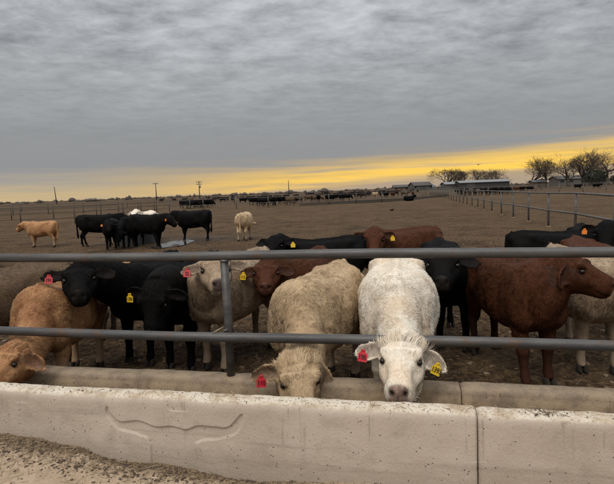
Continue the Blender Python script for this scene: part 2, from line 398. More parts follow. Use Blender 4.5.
def poly_sd(P, poly):
    d = np.full(len(P), 9.); ins = np.zeros(len(P), bool); n = len(poly)
    for k in range(n):
        a, b = np.array(poly[k]), np.array(poly[(k+1) % n]); e = b-a
        t = np.clip(((P-a)@e)/(e@e), 0, 1); d = np.minimum(d, np.linalg.norm(P-a-t[:, None]*e, axis=1))
        c = (a[1] > P[:, 1]) != (b[1] > P[:, 1])
        ins ^= c & (P[:, 0] < (b[0]-a[0])*(P[:, 1]-a[1])/(b[1]-a[1]+1e-12)+a[0])
    return np.where(ins, -d, d)
HORN_S = smooth_poly(HORN)
def build_bunk(name, x0, x1, seed, emblem, label):
    # profile (y, z, lip, inner): outer front face, worn front lip, trough, low back wall with its ledge
    face = [(-.728+.03*t, .0+t*.555, 0, 0) for t in np.concatenate([np.linspace(0, .5, 14), np.linspace(.505, 1, 66)])]
    lip = [(-.6965, .568, 0, 0), (-.6935, .584, .15, 0), (-.683, .597, .95, 0), (-.668, .602, 1, 0), (-.645, .604, 1, 0), (-.618, .603, 1, 0), (-.598, .599, 1, 0), (-.586, .588, .8, .2), (-.580, .570, .4, .7)]
    inn = [(-.572, .50, 0, 1), (-.56, .40, 0, 1), (-.535, .30, 0, 1), (-.49, .235, 0, 1), (-.42, .205, 0, 1), (-.24, .205, 0, 1), (-.16, .235, 0, 1), (-.115, .30, 0, 1), (-.098, .36, 0, 1), (-.092, .400, .0, 1),
           (-.080, .407, .1, .95), (-.076, .425, .2, .9), (-.069, .442, .3, .85), (-.055, .450, .3, .85), (-.03, .4525, .3, .85), (.03, .4525, .3, .85), (.055, .447, .3, .85), (.066, .43, .1, .9), (.075, .35, 0, .5), (.085, 0.0, 0, .5)]
    prof = np.array(face+lip+inn)
    if emblem: xs = np.concatenate([np.arange(x0, -2.4, .08), np.arange(-2.4, -1.0, .02), np.arange(-1.0, -.14, .004), np.arange(-.14, x1, .02), [x1]])
    else: xs = np.concatenate([np.arange(x0, x0+1.2, .02), np.arange(x0+1.2, x1, .08), [x1]])
    n, k = len(xs), len(prof)
    X = np.repeat(xs, k); Yp = np.tile(prof[:, 0], n); Z = np.tile(prof[:, 1], n)
    P3 = np.stack([X, Yp, Z], -1)
    on_lip = np.tile(prof[:, 2], n)
    wob = .004*vnoise(P3*3+seed, 31)+.0022*vnoise(P3*14+seed, 32)+.0014*on_lip*vnoise(P3*30+seed, 33)
    chip = np.clip(vnoise(P3*np.array([9, 9, 9])+seed+5, 34)-.55, 0, 1)*.03*np.tile(((prof[:, 1] > .54) & (prof[:, 0] < -.6)), n)
    Yn = Yp+wob+chip*.7; Zn = Z+wob*(prof[:, 1] > .1).repeat(1)[np.tile(np.arange(k), n)]-chip*.8
    if emblem:
        fm = np.tile(np.arange(k) < 80, n)
        sd_ = poly_sd(P3[:, [0, 2]]+np.stack([.004*vnoise(P3*20, 41), .004*vnoise(P3*20, 42)], -1), HORN_S)
        Yn = Yn+np.where(fm, .009*(1-sstep(sd_, -.0045, .0015)), 0)
    # ease the ends so that the joint reads as a worn gap
    for xe in (x0, x1):
        e = np.exp(-np.abs(X-xe)/.007); s_ = np.sign((x0+x1)/2-xe)
        X = X+0*e; Yn = Yn+.008*e*np.tile(np.where(prof[:, 0] < -.6, 1, np.where(prof[:, 0] > -.1, -.5, 0)), n); Zn = Zn-.007*e*np.tile(prof[:, 1] > .39, n)
    i = np.arange(n*k).reshape(n, k)
    F = np.stack([i[:-1, :-1], i[1:, :-1], i[1:, 1:], i[:-1, 1:]], -1).reshape(-1, 4).tolist()
    F.append(list(i[0, ::1])); F.append(list(i[-1, ::-1])); 
    F += [[int(i[a, 0]), int(i[a, -1]), int(i[a+1, -1]), int(i[a+1, 0])] for a in range(n-1)]
    me = mesh_np(name, np.stack([X, Yn, Zn], -1), F, M['concrete'], True)
    for nm, c in (('lip', 2), ('inner', 3)):
        at = me.attributes.new(nm, 'FLOAT', 'POINT'); at.data.foreach_set('value', np.tile(prof[:, c], n).astype(np.float32))
    e = empty('feed_bunk', BUNK_O+BU*((x0+x1)/2), BUNK_A); tag(e, label, 'feed bunk', 'concrete feed bunk sections in a row')
    off = (-(x0+x1)/2, 0, 0)
    obj('concrete_trough', me, e, off)
    # chopped feed lying in the trough
    fx = np.arange(x0+.02, x1-.01, .03); fy = np.linspace(-.548, -.112, 16)
    A, B = np.meshgrid(fx, fy); a, b = A.ravel(), B.ravel(); Pq = np.stack([a, b], -1)
    z = .262+.022*vnoise(Pq*5, 51)+.012*vnoise(Pq*22, 52)-.05*((b+.33)/.22)**2*0
    q = np.arange(len(a)).reshape(len(fy), len(fx)); Fq = np.stack([q[:-1, :-1], q[:-1, 1:], q[1:, 1:], q[1:, :-1]], -1).reshape(-1, 4)
    fo = obj('feed', mesh_np('feed', np.stack([a, b, z], -1), Fq, M['feed'], True), e, off); tag(fo, kind='stuff')
build_bunk('trough_a', -9.0, .8715, 3.0, True, 'long concrete feed bunk section with a longhorn outline pressed into its face')
build_bunk('trough_b', .8785, 9.0, 17.0, False, 'plain concrete feed bunk section to the right of the vertical joint')

# pipe fence on the back wall of the bunk
def build_pipe_fence():
    e = empty('pipe_fence', bunk_w(0, 0, .45), BUNK_A)
    tag(e, 'grey steel pipe feeding fence with two rails standing on the bunk', 'fence')
    def pipe(name, pts, r, mat, n=20, parent=e):
        m = MB(); m.tube(pts, r, n); o = obj(name, m.mesh(name, mat, True), parent, (0, 0, -.45)); return o
    xs = np.linspace(-9, 9, 120)
    top = pipe('top_rail', [(x, .004*math.sin(x*1.3), 1.222+.004*math.sin(x*2.1+1)) for x in xs], .029, M['pipe'])
    low = pipe('lower_rail', [(x, -.056+.003*math.sin(x*1.7), .722+.004*math.sin(x*1.9)) for x in xs], .0295, M['pipe'])
    for x in (-7.73, -5.33, -2.93, -.528, 1.9, 4.3, 6.7):
        p = pipe('post', [(x, .0, .44), (x+.002, .0, .8), (x-.003, .0, 1.2)], .026, M['pipe'])
        m = MB(); m.tube([(x, 0, 1.186+.004*q) for q in range(4)], [.027, .032, .032, .028], 18)
        o = obj('weld_collar', m.mesh('weld_collar', M['rusty'], True), p)
        m = MB(); m.tube([(x+.004, -.026, .757), (x-.02, -.03, .750)], .007, 8)
        obj('weld_bead', m.mesh('weld_bead', M['rusty'], True), p)
    # a pale splinter of stalk caught where rail and post meet
    m = MB(); m.tube([(-.605, -.075, .750), (-.57, -.068, .766), (-.535, -.06, .786)], [.003, .006, .002], 5)
    st = obj('corn_stalk', m.mesh('corn_stalk', M['straw'], True), None, BUNK_O, (0, 0, BUNK_A))
    tag(st, 'pale broken stalk caught between the lower rail and the post', 'stalk')
build_pipe_fence()

# ------------------------------------------------------------------ cattle
def ring(c, su, up, w, top, bot, n=28, p=.86):
    """section at c: half width w along su, reaching top/bot along up"""
    th = np.arange(n)*2*math.pi/n; co, si = np.cos(th), np.sin(th)
    X = w*np.sign(co)*np.abs(co)**p; mid = (top+bot)/2; Y = mid+(top-bot)/2*np.sign(si)*np.abs(si)**p
    return c+X[:, None]*su+Y[:, None]*up
TRUNK = [(-.665, .05, .88, .72), (-.645, .11, .925, .62), (-.60, .165, .965, .545), (-.52, .205, .99, .48), (-.42, .225, 1.0, .455), (-.30, .238, .995, .445),
         (-.15, .258, .98, .425), (.02, .272, .97, .405), (.18, .272, .968, .395), (.32, .250, .98, .40), (.44, .220, 1.0, .425), (.54, .185, .985, .455), (.61, .14, .94, .50), (.655, .08, .86, .57)]
HEAD = [(-.05, .045, -.045, -.105), (-.03, .085, -.012, -.14), (.01, .110, .010, -.168), (.05, .124, .020, -.192), (.10, .129, .020, -.205), (.14, .124, .014, -.206), (.18, .106, .008, -.196),
        (.225, .088, .003, -.178), (.27, .077, -.001, -.170), (.31, .072, -.003, -.162), (.345, .074, -.005, -.157), (.374, .068, -.010, -.150), (.394, .055, -.024, -.138), (.410, .034, -.046, -.114)]
LX = .885      # calves: short in the barrel for their height
HEAD = [(t if t < .14 else .14+(t-.14)*.82, w*(1 if t < .2 else 1.05), tp, bt*(1.14 if t > .02 else 1)) for t, w, tp, bt in HEAD]
def nrm(v): v = np.asarray(v, float); return v/(np.linalg.norm(v)+1e-12)
def bez(p0, p1, p2, p3, t):
    u = 1-t; return u**3*p0+3*u*u*t*p1+3*u*t*t*p2+t**3*p3

def cow_mesh(name, s=1.0, hs=1.0, wf=1.0, poll=(.86, 0, 1.07), nose=(1.17, 0, .80), legs=(0, 0, 0, 0), voxel=.0105, lying=False, ear_drop=(.15, .15), seed=0, via=None, hwf=1.0):
    """cow looking along +x; poll and nose are points in the cow's own space (metres). Returns mesh + anatomical info"""
    rs = np.random.default_rng(seed); mb = MB()
    ex, ey, ez = np.eye(3)
    dz = -.42*s if lying else 0.0
    # trunk
    mb.loft([ring(np.array([x*s*LX, 0, dz]), ey, ez, w*s*wf, t*s, b*s-.03*(wf-1)*s, 32, .84) for x, w, t, b in TRUNK])
    # haunches and shoulders give the barrel its planes
    for sd_ in (-1, 1):
        y = sd_*.135*s*wf
        mb.loft([ring(np.array([x*s*LX, y, dz]), ey, ez, w*s, t*s, b*s, 18, .9) for x, w, t, b in ((-.63, .04, .84, .66), (-.57, .085, .90, .56), (-.47, .105, .92, .49), (-.37, .10, .90, .48), (-.29, .06, .82, .55))])
        mb.loft([ring(np.array([x*s*LX, y*.92, dz]), ey, ez, w*s, t*s, b*s, 18, .9) for x, w, t, b in ((.26, .04, .85, .6), (.34, .085, .93, .5), (.44, .10, .95, .45), (.54, .085, .88, .46), (.61, .045, .76, .53))])
    # head frame
    poll = np.asarray(poll, float); a = nrm(np.asarray(nose)-poll); hsx = hs*s
    upv = ez if abs(a[2]) < .97 else nrm([1, 0, .3]); u = nrm(upv-(upv@a)*a); sv = np.cross(u, a)   # sv: the cow's left
    for (t, w, tp, bt) in (): pass
    mb.loft([ring(poll+a*t*hsx, sv, u, w*hsx*(1+(hwf-1)*(1-sstep(t, .15, .28))), tp*hsx, bt*hsx, 28, .88) for t, w, tp, bt in HEAD])
    for sd_ in (-1, 1):                                        # cheek and brow
        c = poll+hsx*(a*.14+sv*sd_*.075*hwf+u*-.10)
        mb.loft([ring(c+a*q*hsx, sv, u, r*hsx, r*1.3*hsx, -r*1.3*hsx, 14, 1) for q, r in ((-.085, .015), (-.06, .040), (-.01, .052), (.05, .042), (.10, .015))])
        c = poll+hsx*(a*.115+sv*sd_*(.127*hwf-.029)+u*-.008)
        mb.loft([ring(c+a*q*hsx, sv, u, r*hsx, r*hsx, -r*hsx, 12, 1) for q, r in ((-.04, .008), (-.02, .022), (.0, .027), (.025, .020), (.045, .006))])
    # neck
    B = np.array([.42*s*LX, 0, .745*s+dz]); E = poll+hsx*(a*.035-u*.085); D = np.linalg.norm(E-B)
    t0 = nrm(nrm(E-B)+.55*ex); t1 = nrm(nrm(E-B)*1.3+a*.45-u*.15)
    cps = B, B+t0*D*.38, E-t1*D*.36, E
    if via is not None:                                        # the neck is threaded under a rail here
        p1 = B+nrm(np.asarray(via)-B)*D*.30; cps = B, p1, (8*np.asarray(via)-B-E-3*p1)/3, E
    rr = []
    for t in np.linspace(0, 1, 13):
        c = bez(*cps, t); tg = nrm(bez(*cps, min(t+.02, 1))-bez(*cps, max(t-.02, 0)))
        sd_ = nrm(ey*(1-t)+sv*t); sd_ = nrm(sd_-(sd_@tg)*tg); up = np.cross(tg, sd_)
        if up@(ez*(1-t)+u*t) < 0: up = -up
        k = (1-t)**(1.05 if via is None else 2.2)
        hv = ((.132 if via is None else .115)*(1-k)+.245*k)*s; hw = (.102*(1-k)+.165*k)*s*(1+.4*(wf-1))
        rr.append(ring(c, sd_, up, hw, hv, -hv*(1.0+.12*(1-t)), 26, .92))
    mb.loft(rr)
    # legs: (x, y, z, r_fore_aft, r_side)
    feet = []; gz = .052*s
    for i in range(4):
        sd_ = 1 if i % 2 == 0 else -1; o = legs[i]
        if lying:
            y = sd_*.17
            pts = [(.40, y, .24, .1, .07), (.50, y*1.2, .12, .07, .06), (.42, y*1.25, .06, .05, .05), (.25, y*1.2, .045, .04, .04)] if i < 2 else [(-.4, y*1.1, .3, .17, .1), (-.25, y*1.4, .12, .1, .07), (-.42, y*1.5, .06, .05, .05), (-.2, y*1.5, .045, .04, .04)]
        elif i < 2:
            y = sd_*.125*wf
            pts = [(.43, y, .70, .13, .075), (.42, y*1.02, .58, .105, .075), (.41+.1*o, y, .48, .08, .062), (.42+.35*o, y*.98, .38, .063, .055), (.425+.55*o, y*.97, .315, .052, .050), (.43+.6*o, y*.97, .285, .053, .052), (.425+.7*o, y*.97, .24, .041, .040),
                   (.425+.85*o, y*.97, .16, .034, .034), (.43+.95*o, y*.97, .10, .040, .040), (.437+o, y*.97, .08, .038, .039), (.452+o, y*.97, .045, .036, .038)]
        else:
            y = sd_*.125*wf
            pts = [(-.45, y, .78, .15, .085), (-.42, y*1.08, .64, .165, .09), (-.40+.1*o, y*1.1, .54, .13, .08), (-.44+.3*o, y*1.05, .45, .085, .06), (-.50+.45*o, y, .385, .058, .045), (-.535+.55*o, y, .34, .052, .042), (-.53+.6*o, y, .30, .045, .04), (-.515+.7*o, y, .24, .036, .034),
                   (-.505+.85*o, y, .16, .032, .031), (-.50+.95*o, y, .105, .038, .038), (-.49+o, y, .08, .041, .041), (-.472+o, y, .045, .038, .039)]
        mb.loft([np.stack([(q[0]*LX+q[3]*np.cos(th))*s, (q[1]+q[4]*np.sin(th))*s, np.full_like(th, q[2]*s)], -1) for q in pts for th in [np.arange(16)*2*math.pi/16]])
        if not lying: feet.append((pts[-1][0]*LX*s, pts[-1][1]*s))
    # tail
    tw = .03*rs.standard_normal()
    mb.tube([np.array(q)*s*np.array([LX, 1, 1])+np.array([0, 0, dz]) for q in ((-.58, 0, .955), (-.655, 0, .93), (-.69, tw*.4, .82), (-.695, tw, .65), (-.69, tw*1.4, .5), (-.685, tw*1.5, .40), (-.68, tw*1.5, .32), (-.68, tw*1.5, .24))],
            [q*s for q in (.04, .036, .028, .024, .022, .034, .038, .012)], 10)
    # ears
    ears = []
    for sd_, dr in ((1, ear_drop[0]), (-1, ear_drop[1])):
        base = poll+hsx*(a*.045+sv*sd_*.098*hwf-u*.045)
        d = nrm(sv*sd_-ez*dr*1.6-a*.12+u*-.10); nf = nrm(a*.45+u*.75); nf = nrm(nf-(nf@d)*d); wv = np.cross(nf, d)
        Ln = .185*hsx; rg = []
        for t, w in ((-.12, .022), (.08, .030), (.25, .045), (.45, .055), (.65, .053), (.82, .040), (.94, .022), (1.0, .008)):
            w *= hsx; th = np.linspace(-1, 1, 9); cup = .6*w*min(1, max(t, 0)*4); thick = (.020 if t < .9 else .014)*hsx
            outer = [base+d*Ln*t+wv*w*q+nf*(-(1-q*q)*cup-thick*.5) for q in th]
            inner = [base+d*Ln*t+wv*w*q*.97+nf*(-(1-q*q)*cup+thick*.5) for q in th[::-1]]
            rg.append(np.array(outer+inner))
        mb.loft(rg)
        ears.append(dict(base=base, d=d, nf=nf, wv=wv, L=Ln, side=sd_))
    raw = mb.mesh(name+'_raw'); tmp = obj(name+'_tmp', raw)
    mo = tmp.modifiers.new('r', 'REMESH'); mo.mode = 'VOXEL'; mo.voxel_size = voxel*s; mo.use_smooth_shade = True
    mo = tmp.modifiers.new('s', 'SMOOTH'); mo.factor = .5; mo.iterations = 3 if voxel < .015 else 1
    dg = bpy.context.evaluated_depsgraph_get(); me = bpy.data.meshes.new_from_object(tmp.evaluated_get(dg)); me.name = name
    bpy.data.objects.remove(tmp); bpy.data.meshes.remove(raw)
    n = len(me.vertices); co = np.empty(n*3); me.vertices.foreach_get('co', co); co = co.reshape(-1, 3)
    q = (co-poll)/hsx; qa, qs, qu = q@a, q@sv, q@u
    inhead = (qa > -.06) & (np.abs(qs) < .2) & (qu > -.26) & (qu < .08)
    # facial relief
    move = np.zeros_like(co)
    for sd_ in (-1, 1):
        d = np.sqrt(((qa-.3475)/1.3)**2+((qs-sd_*.031)/.9)**2+((qu+.056)/1.1)**2); w = np.exp(-(d/.016)**2)*inhead
        move -= (a*.024+u*.004)*hsx*w[:, None]
        d = np.sqrt((qa-.145)**2+(qs-sd_*.118*hwf)**2+(qu+.038)**2); w = np.exp(-(d/.026)**2)*inhead
        move -= sv*sd_*.012*hsx*w[:, None]
        w = np.exp(-(((qa-.23)/.045)**2+((qs-sd_*.085)/.03)**2+((qu+.045)/.03)**2))*inhead
        move -= sv*sd_*.012*hsx*w[:, None]
    w = np.exp(-((qu+.128)/.007)**2)*sstep(qa, .245, .285)*inhead
    move -= (sv*np.sign(qs)[:, None]*.007)*hsx*w[:, None]*sstep(np.abs(qs), .02, .05)[:, None]
    # shallow folds of skin and muscle
    zz = co[:, 2]/s
    fold = .006*vnoise(co*6/s+seed, 61)+.0035*vnoise(co*15/s+seed, 62)
    nr = np.empty(n*3); me.vertices.foreach_get('normal', nr); nr = nr.reshape(-1, 3)
    fold = np.where(inhead, fold*.3, fold)*np.where(zz < .35, .3, 1)
    if not lying:
        lx, ly, lz = co[:, 0]/(s*LX), np.abs(co[:, 1])/(s*wf), zz
        G = lambda x, y, z, rx, ry, rz: np.exp(-((lx-x)/rx)**2-((ly-y)/ry)**2-((lz-z)/rz)**2)
        body = ~inhead
        r_ = .030*G(-.37, .185, .935, .055, .06, .05)+.018*G(-.62, .075, .90, .05, .05, .05)       # hook and pin bones
        r_ -= .034*G(-.235, .22, .80, .09, .12, .11)                                              # hollow of the flank
        r_ -= .022*G(-.50, .17, .93, .07, .07, .05)
        r_ += .020*G(.46, .17, .74, .07, .10, .17)-.022*G(.28, .23, .70, .05, .14, .18)           # shoulder blade and the groove behind it
        r_ += .022*G(.53, .17, .58, .07, .08, .08)                                                # point of the shoulder
        r_ += .018*G(-.42, .20, .62, .12, .10, .13)-.020*G(-.22, .2, .50, .07, .12, .07)          # thigh, fold of the flank
        up_ = np.clip(nr[:, 2], 0, 1)*(lx > -.62)*(lx < .45)
        r_ += up_*(.016*np.exp(-(ly/.028)**2)-.014*np.exp(-((ly-.085)/.05)**2))                   # spine between sunken loins
        r_ += .0035*np.sin(lx*42+ly*8)*sstep(lx, -.16, -.05)*(1-sstep(lx, .2, .28))*sstep(lz, .5, .6)*(1-sstep(lz, .85, .92))
        fold = fold+r_*body
    co2 = co+move+nr*fold[:, None]*s
    me.vertices.foreach_set('co', co2.ravel()); me.update()
    # masks
    muz = sstep(qa-.10*np.abs(qs), .322, .335)*(1-sstep(np.abs(qs), .042, .056))*inhead*(1-sstep(-qu, .108, .124))
    for e in ears:                                             # bare hollow of the ear
        r = co-e['base']; te = (r@e['d'])/e['L']; we = np.abs(r@e['wv'])/hsx; ie = (te > .1) & (te < .9) & (we < .05) & (np.linalg.norm(r, axis=1) < e['L']*1.1)
        muz = np.maximum(muz, .40*ie*sstep(nr@e['nf'], .1, .5)*(1-sstep(we, .030, .046)))
    dark = np.zeros(n)
    dark = .34*np.where(muz > 0, sstep(muz, .08, .38)*(qa < .3), 0)  # ear hollow darkened in colour for depth, painted shade
    for sd_ in (-1, 1):  # nostril shade painted in; dark skin round the eyes
        d = np.sqrt(((qa-.3475)/1.6)**2+((qs-sd_*.031)/.95)**2+((qu+.056)/1.1)**2); dark = np.maximum(dark, 1.15*np.exp(-(d/.0140)**4)*inhead)
        d = np.sqrt((qa-.148)**2+(qs-sd_*.115*hwf)**2+(qu+.040)**2); dark = np.maximum(dark, .75*np.exp(-(d/.023)**2)*inhead)
    dark = np.clip(dark, 0, 1); dark = np.maximum(dark, .8*np.exp(-((qu+.128)/.006)**2)*sstep(qa, .25, .285)*inhead*(np.abs(qs) > .01))  # mouth line: crease shade painted as a dark colour
    leg = 1-sstep(zz+.03*vnoise(co*9, 63), .24, .44)
    if lying: leg *= 0
    reg = np.stack([muz, leg, dark, np.ones(n)], -1).astype(np.float32)
    at = me.color_attributes.new('reg', 'FLOAT_COLOR', 'POINT'); at.data.foreach_set('color', reg.ravel())
    at = me.attributes.new('rnd', 'FLOAT', 'POINT'); at.data.foreach_set('value', np.full(n, .45, np.float32))
    me.polygons.foreach_set('use_smooth', np.ones(len(me.polygons), bool))
    info = dict(hwf=hwf, poll=poll, a=a, u=u, sv=sv, hsx=hsx, s=s, ears=ears, feet=feet, reg=reg, co=co2, qa=qa, qs=qs, qu=qu, inhead=inhead)
    return me, info

def coat_mesh(name, me, info, count, length=.032, curl=.5, seed=0, tuft=0, eye=None):
    """hair locks rooted all over the body, combed back and down, with the skin's shading normals"""
    rs = np.random.default_rng(seed+100); s = info['s']
    me.calc_loop_triangles(); nt = len(me.loop_triangles); tri = np.empty(nt*3, np.int32); me.loop_triangles.foreach_get('vertices', tri); tri = tri.reshape(-1, 3)
    co = info['co']; nv = np.empty(len(co)*3); me.vertices.foreach_get('normal', nv); nv = nv.reshape(-1, 3)
    A, B, Cc = co[tri[:, 0]], co[tri[:, 1]], co[tri[:, 2]]
    ar = np.linalg.norm(np.cross(B-A, Cc-A), axis=1)*.5
    cen = (A+B+Cc)/3
    q = (cen-info['poll'])/info['hsx']; qa, qs, qu = q@info['a'], q@info['sv'], q@info['u']
    hd = (qa > -.02) & (np.abs(qs) < .135*info['hwf']) & (qu > -.25) & (qu < .09)
    wgt = ar*np.where(hd, 3.0, 1.0)*np.where(cen[:, 2] < .1*s, .3, 1)*(info['reg'][tri[:, 0], 0] < .45)
    if eye is not None:                                        # thin the coat on the side nobody can see
        vw = np.asarray(eye)-cen; vw /= np.linalg.norm(vw, axis=1, keepdims=True); fn = np.cross(B-A, Cc-A); fn /= np.linalg.norm(fn, axis=1, keepdims=True)+1e-12
        wgt = wgt*np.where((fn*vw).sum(1) < -.35, .06, 1)
    ti = rs.choice(nt, count, p=wgt/wgt.sum())
    r1 = np.sqrt(rs.random(count)); r2 = rs.random(count); w0, w1, w2 = 1-r1, r1*(1-r2), r1*r2
    T = tri[ti]
    P = co[T[:, 0]]*w0[:, None]+co[T[:, 1]]*w1[:, None]+co[T[:, 2]]*w2[:, None]
    Nn = nv[T[:, 0]]*w0[:, None]+nv[T[:, 1]]*w1[:, None]+nv[T[:, 2]]*w2[:, None]; Nn /= np.linalg.norm(Nn, axis=1, keepdims=True)+1e-9
    reg = info['reg'][T[:, 0]]
    q = (P-info['poll'])/info['hsx']; qa, qs, qu = q@info['a'], q@info['sv'], q@info['u']
    hd = (qa > -.04) & (np.abs(qs) < .135*info['hwf']) & (qu > -.25) & (qu < .09)
    z = P[:, 2]/s
    flow = np.tile(np.array([-.75, 0, -.62]), (count, 1))
    # along the neck the coat runs down and back; on the face it runs towards the nose
    fl_h = info['a']*.8+np.zeros((count, 3)); up_h = -info['a']*.9+info['u']*.4
    fl_h = np.where((qa < .10)[:, None], up_h+.5*info['sv']*np.sign(qs)[:, None], fl_h)
    flow = np.where(hd[:, None], fl_h, flow)
    wave = np.stack([vnoise(P*k+o+seed, 70+i) for i, (k, o) in enumerate(((11, 0), (11, 31), (11, 67)))], -1)
    fine = np.stack([vnoise(P*28+o+seed, 75+i) for i, o in enumerate((3, 37, 61))], -1)
    flow = flow+curl*1.15*wave+curl*.6*fine+.11*rs.standard_normal((count, 3))
    flow -= (flow*Nn).sum(1, keepdims=True)*Nn; flow /= np.linalg.norm(flow, axis=1, keepdims=True)+1e-9
    ln = length*(.6+.8*rs.random(count))*(1+.35*vnoise(P*7+seed, 80))
    ln *= np.where(hd, np.where(qa < .13, .85, .60), 1)*np.where(z < .40, .45, 1)
    ear = (np.abs(qs) >= .12*info['hwf']) & (np.abs(qa) < .16) & (np.abs(qu) < .25) & (np.abs(qs) < .32)
    ln = np.where(ear, length*.62*(.5+rs.random(count)), ln)
    lift = .21+.17*rs.random(count); lift = np.where(ear, .5, lift)
    if tuft:
        tf = hd & (qa < .06) & (qu > -.06); ln = np.where(tf, tuft*(.5+.8*rs.random(count)), ln); lift = np.where(tf, .5+.5*rs.random(count), lift)
    d0 = flow*np.cos(lift)[:, None]+Nn*np.sin(lift)[:, None]
    d1 = flow*np.cos(lift*.25)[:, None]+Nn*np.sin(lift*.25)[:, None]+.30*curl*fine+.07*rs.standard_normal((count, 3))
    d1 /= np.linalg.norm(d1, axis=1, keepdims=True)
    side = np.cross(d0, Nn); side /= np.linalg.norm(side, axis=1, keepdims=True)+1e-9
    wd = (.0013+.0010*rs.random(count))*np.clip(ln/.03, .55, 1.1)
    p0 = P-Nn*.001; p1 = p0+d0*(ln*.5)[:, None]; p2 = p1+d1*(ln*.55)[:, None]
    V = np.stack([p0-side*wd[:, None], p0+side*wd[:, None], p1+side*wd[:, None]*.75, p1-side*wd[:, None]*.75, p2], 1).reshape(-1, 3)
    b = np.arange(count)*5
    cm = bpy.data.meshes.new(name); cm.vertices.add(count*5); cm.vertices.foreach_set('co', V.ravel())
    li = np.stack([b, b+1, b+2, b+3, b+3, b+2, b+4], 1).ravel().astype(np.int32)
    cm.loops.add(count*7); cm.loops.foreach_set('vertex_index', li)
    cm.polygons.add(count*2); ls = np.stack([np.arange(count)*7, np.arange(count)*7+4], 1).ravel().astype(np.int32)
    cm.polygons.foreach_set('loop_start', ls)
    cm.polygons.foreach_set('use_smooth', np.ones(count*2, bool))
    cm.update(calc_edges=True)
    nb = Nn+(.22+.25*curl)*fine+.15*wave+.22*rs.standard_normal((count, 3)); nt_ = nb*.9+d1*.2
    NV = np.stack([nb, nb, nb, nb, nt_], 1).reshape(-1, 3); NV /= np.linalg.norm(NV, axis=1, keepdims=True)
    cm.normals_split_custom_set_from_vertices(NV.tolist())
    at = cm.color_attributes.new('reg', 'FLOAT_COLOR', 'POINT'); at.data.foreach_set('color', np.repeat(reg, 5, 0).astype(np.float32).ravel())
    rnd = np.clip(.5+.5*vnoise(P*22+seed, 81)*.5+.3*rs.standard_normal(count), 0, 1.1)
    rr = np.stack([rnd*.55, rnd*.55, rnd, rnd, rnd*1.25], 1).ravel()
    at = cm.attributes.new('rnd', 'FLOAT', 'POINT'); at.data.foreach_set('value', rr.astype(np.float32))
    return cm

_hoof = {}
def hoof_mesh(s):
    k = round(s, 2)
    if k in _hoof: return _hoof[k]
    mb = MB(); th = np.arange(12)*2*math.pi/12
    for sd_ in (-1, 1):
        rg = []
        for z, rx, ry, ox in ((-.006, .044, .0195, .010), (.006, .044, .020, .009), (.026, .038, .0185, .003), (.045, .033, .018, -.003), (.056, .026, .015, -.006)):
            rg.append(np.stack([(ox+rx*np.cos(th))*s, (sd_*.0245+ry*np.sin(th))*s, np.full(12, z*s)], -1))
        mb.loft(rg)
    _hoof[k] = mb.mesh('hoof', M['hoof'], True); return _hoof[k]
_eye = {}
def eye_mesh(r):
    k = round(r, 4)
    if k in _eye: return _eye[k]
    mb = MB(); mb.loft([np.stack([np.full(14, r*math.sin(f)), r*math.cos(f)*np.cos(np.arange(14)*math.pi/7), r*math.cos(f)*np.sin(np.arange(14)*math.pi/7)], -1) for f in np.linspace(-1.5, 1.5, 9)])
    _eye[k] = mb.mesh('eye', M['eye'], True); return _eye[k]
def text_mesh(txt, size, mat):
    c = bpy.data.curves.new('digits', 'FONT'); c.body = txt; c.size = size; c.align_x = 'CENTER'; c.align_y = 'CENTER'; c.extrude = .0004; c.offset = size*.012
    o = bpy.data.objects.new('digits_tmp', c); COL.objects.link(o); dg = bpy.context.evaluated_depsgraph_get()
    me = bpy.data.meshes.new_from_object(o.evaluated_get(dg)); bpy.data.objects.remove(o); bpy.data.curves.remove(c)
    me.materials.clear(); me.materials.append(mat); me.name = 'digits'; return me
def ear_tag(root, info, side, colour, txt, tilt=0.0, size=1.0, yaw=None, t=.62):
    e = [q for q in info['ears'] if q['side'] == side][0]; k = .92*size
    p = e['base']+e['d']*e['L']*t+e['nf']*.012-e['wv']*.0*info['hsx']
    # hangs from the stud, facing the way the ear's hollow faces
    f = e['nf'].copy(); f[2] *= .35; f = nrm(f)
    if yaw is not None: f = nrm([math.cos(yaw), math.sin(yaw), .05])
    dn = nrm(np.array([0, 0, -1.])-(-f[2])*f); rt = np.cross(dn, f)     # rt: reader's right
    rt = -rt if np.linalg.det(np.stack([rt, -dn, f])) < 0 else rt
    c, s_ = math.cos(tilt), math.sin(tilt); rt, dn = rt*c+dn*s_, dn*c-rt*s_
    out = [(-.030, -.066), (.030, -.066), (.031, -.022), (.017, -.008), (.012, .010), (-.012, .010), (-.017, -.008), (-.031, -.022)]
    mb = MB(); mb.loft([np.array([(x*k, y*k, z+.006*k*(y*k/.06)**2) for x, y in out]) for z in (-.0012, .0012)])
    Mx = Matrix(((rt[0], -dn[0], f[0], p[0]+f[0]*.012), (rt[1], -dn[1], f[1], p[1]+f[1]*.012), (rt[2], -dn[2], f[2], p[2]+f[2]*.012), (0, 0, 0, 1)))
    o = obj('ear_tag', mb.mesh('ear_tag', M[colour]), root); o.matrix_local = Mx
    if txt:
        d = obj('digits', text_mesh(txt, .037*k if len(txt) > 2 else .042*k, M['ink']), o, (0, -.038*k, .009*k))
        d.scale = (.92, 1.15, 1)
    mb = MB(); mb.tube([(0, .002, -.016), (0, .002, .0035)], [.006, .006], 10); obj('stud', mb.mesh('stud', M[colour], True), o)
    return o
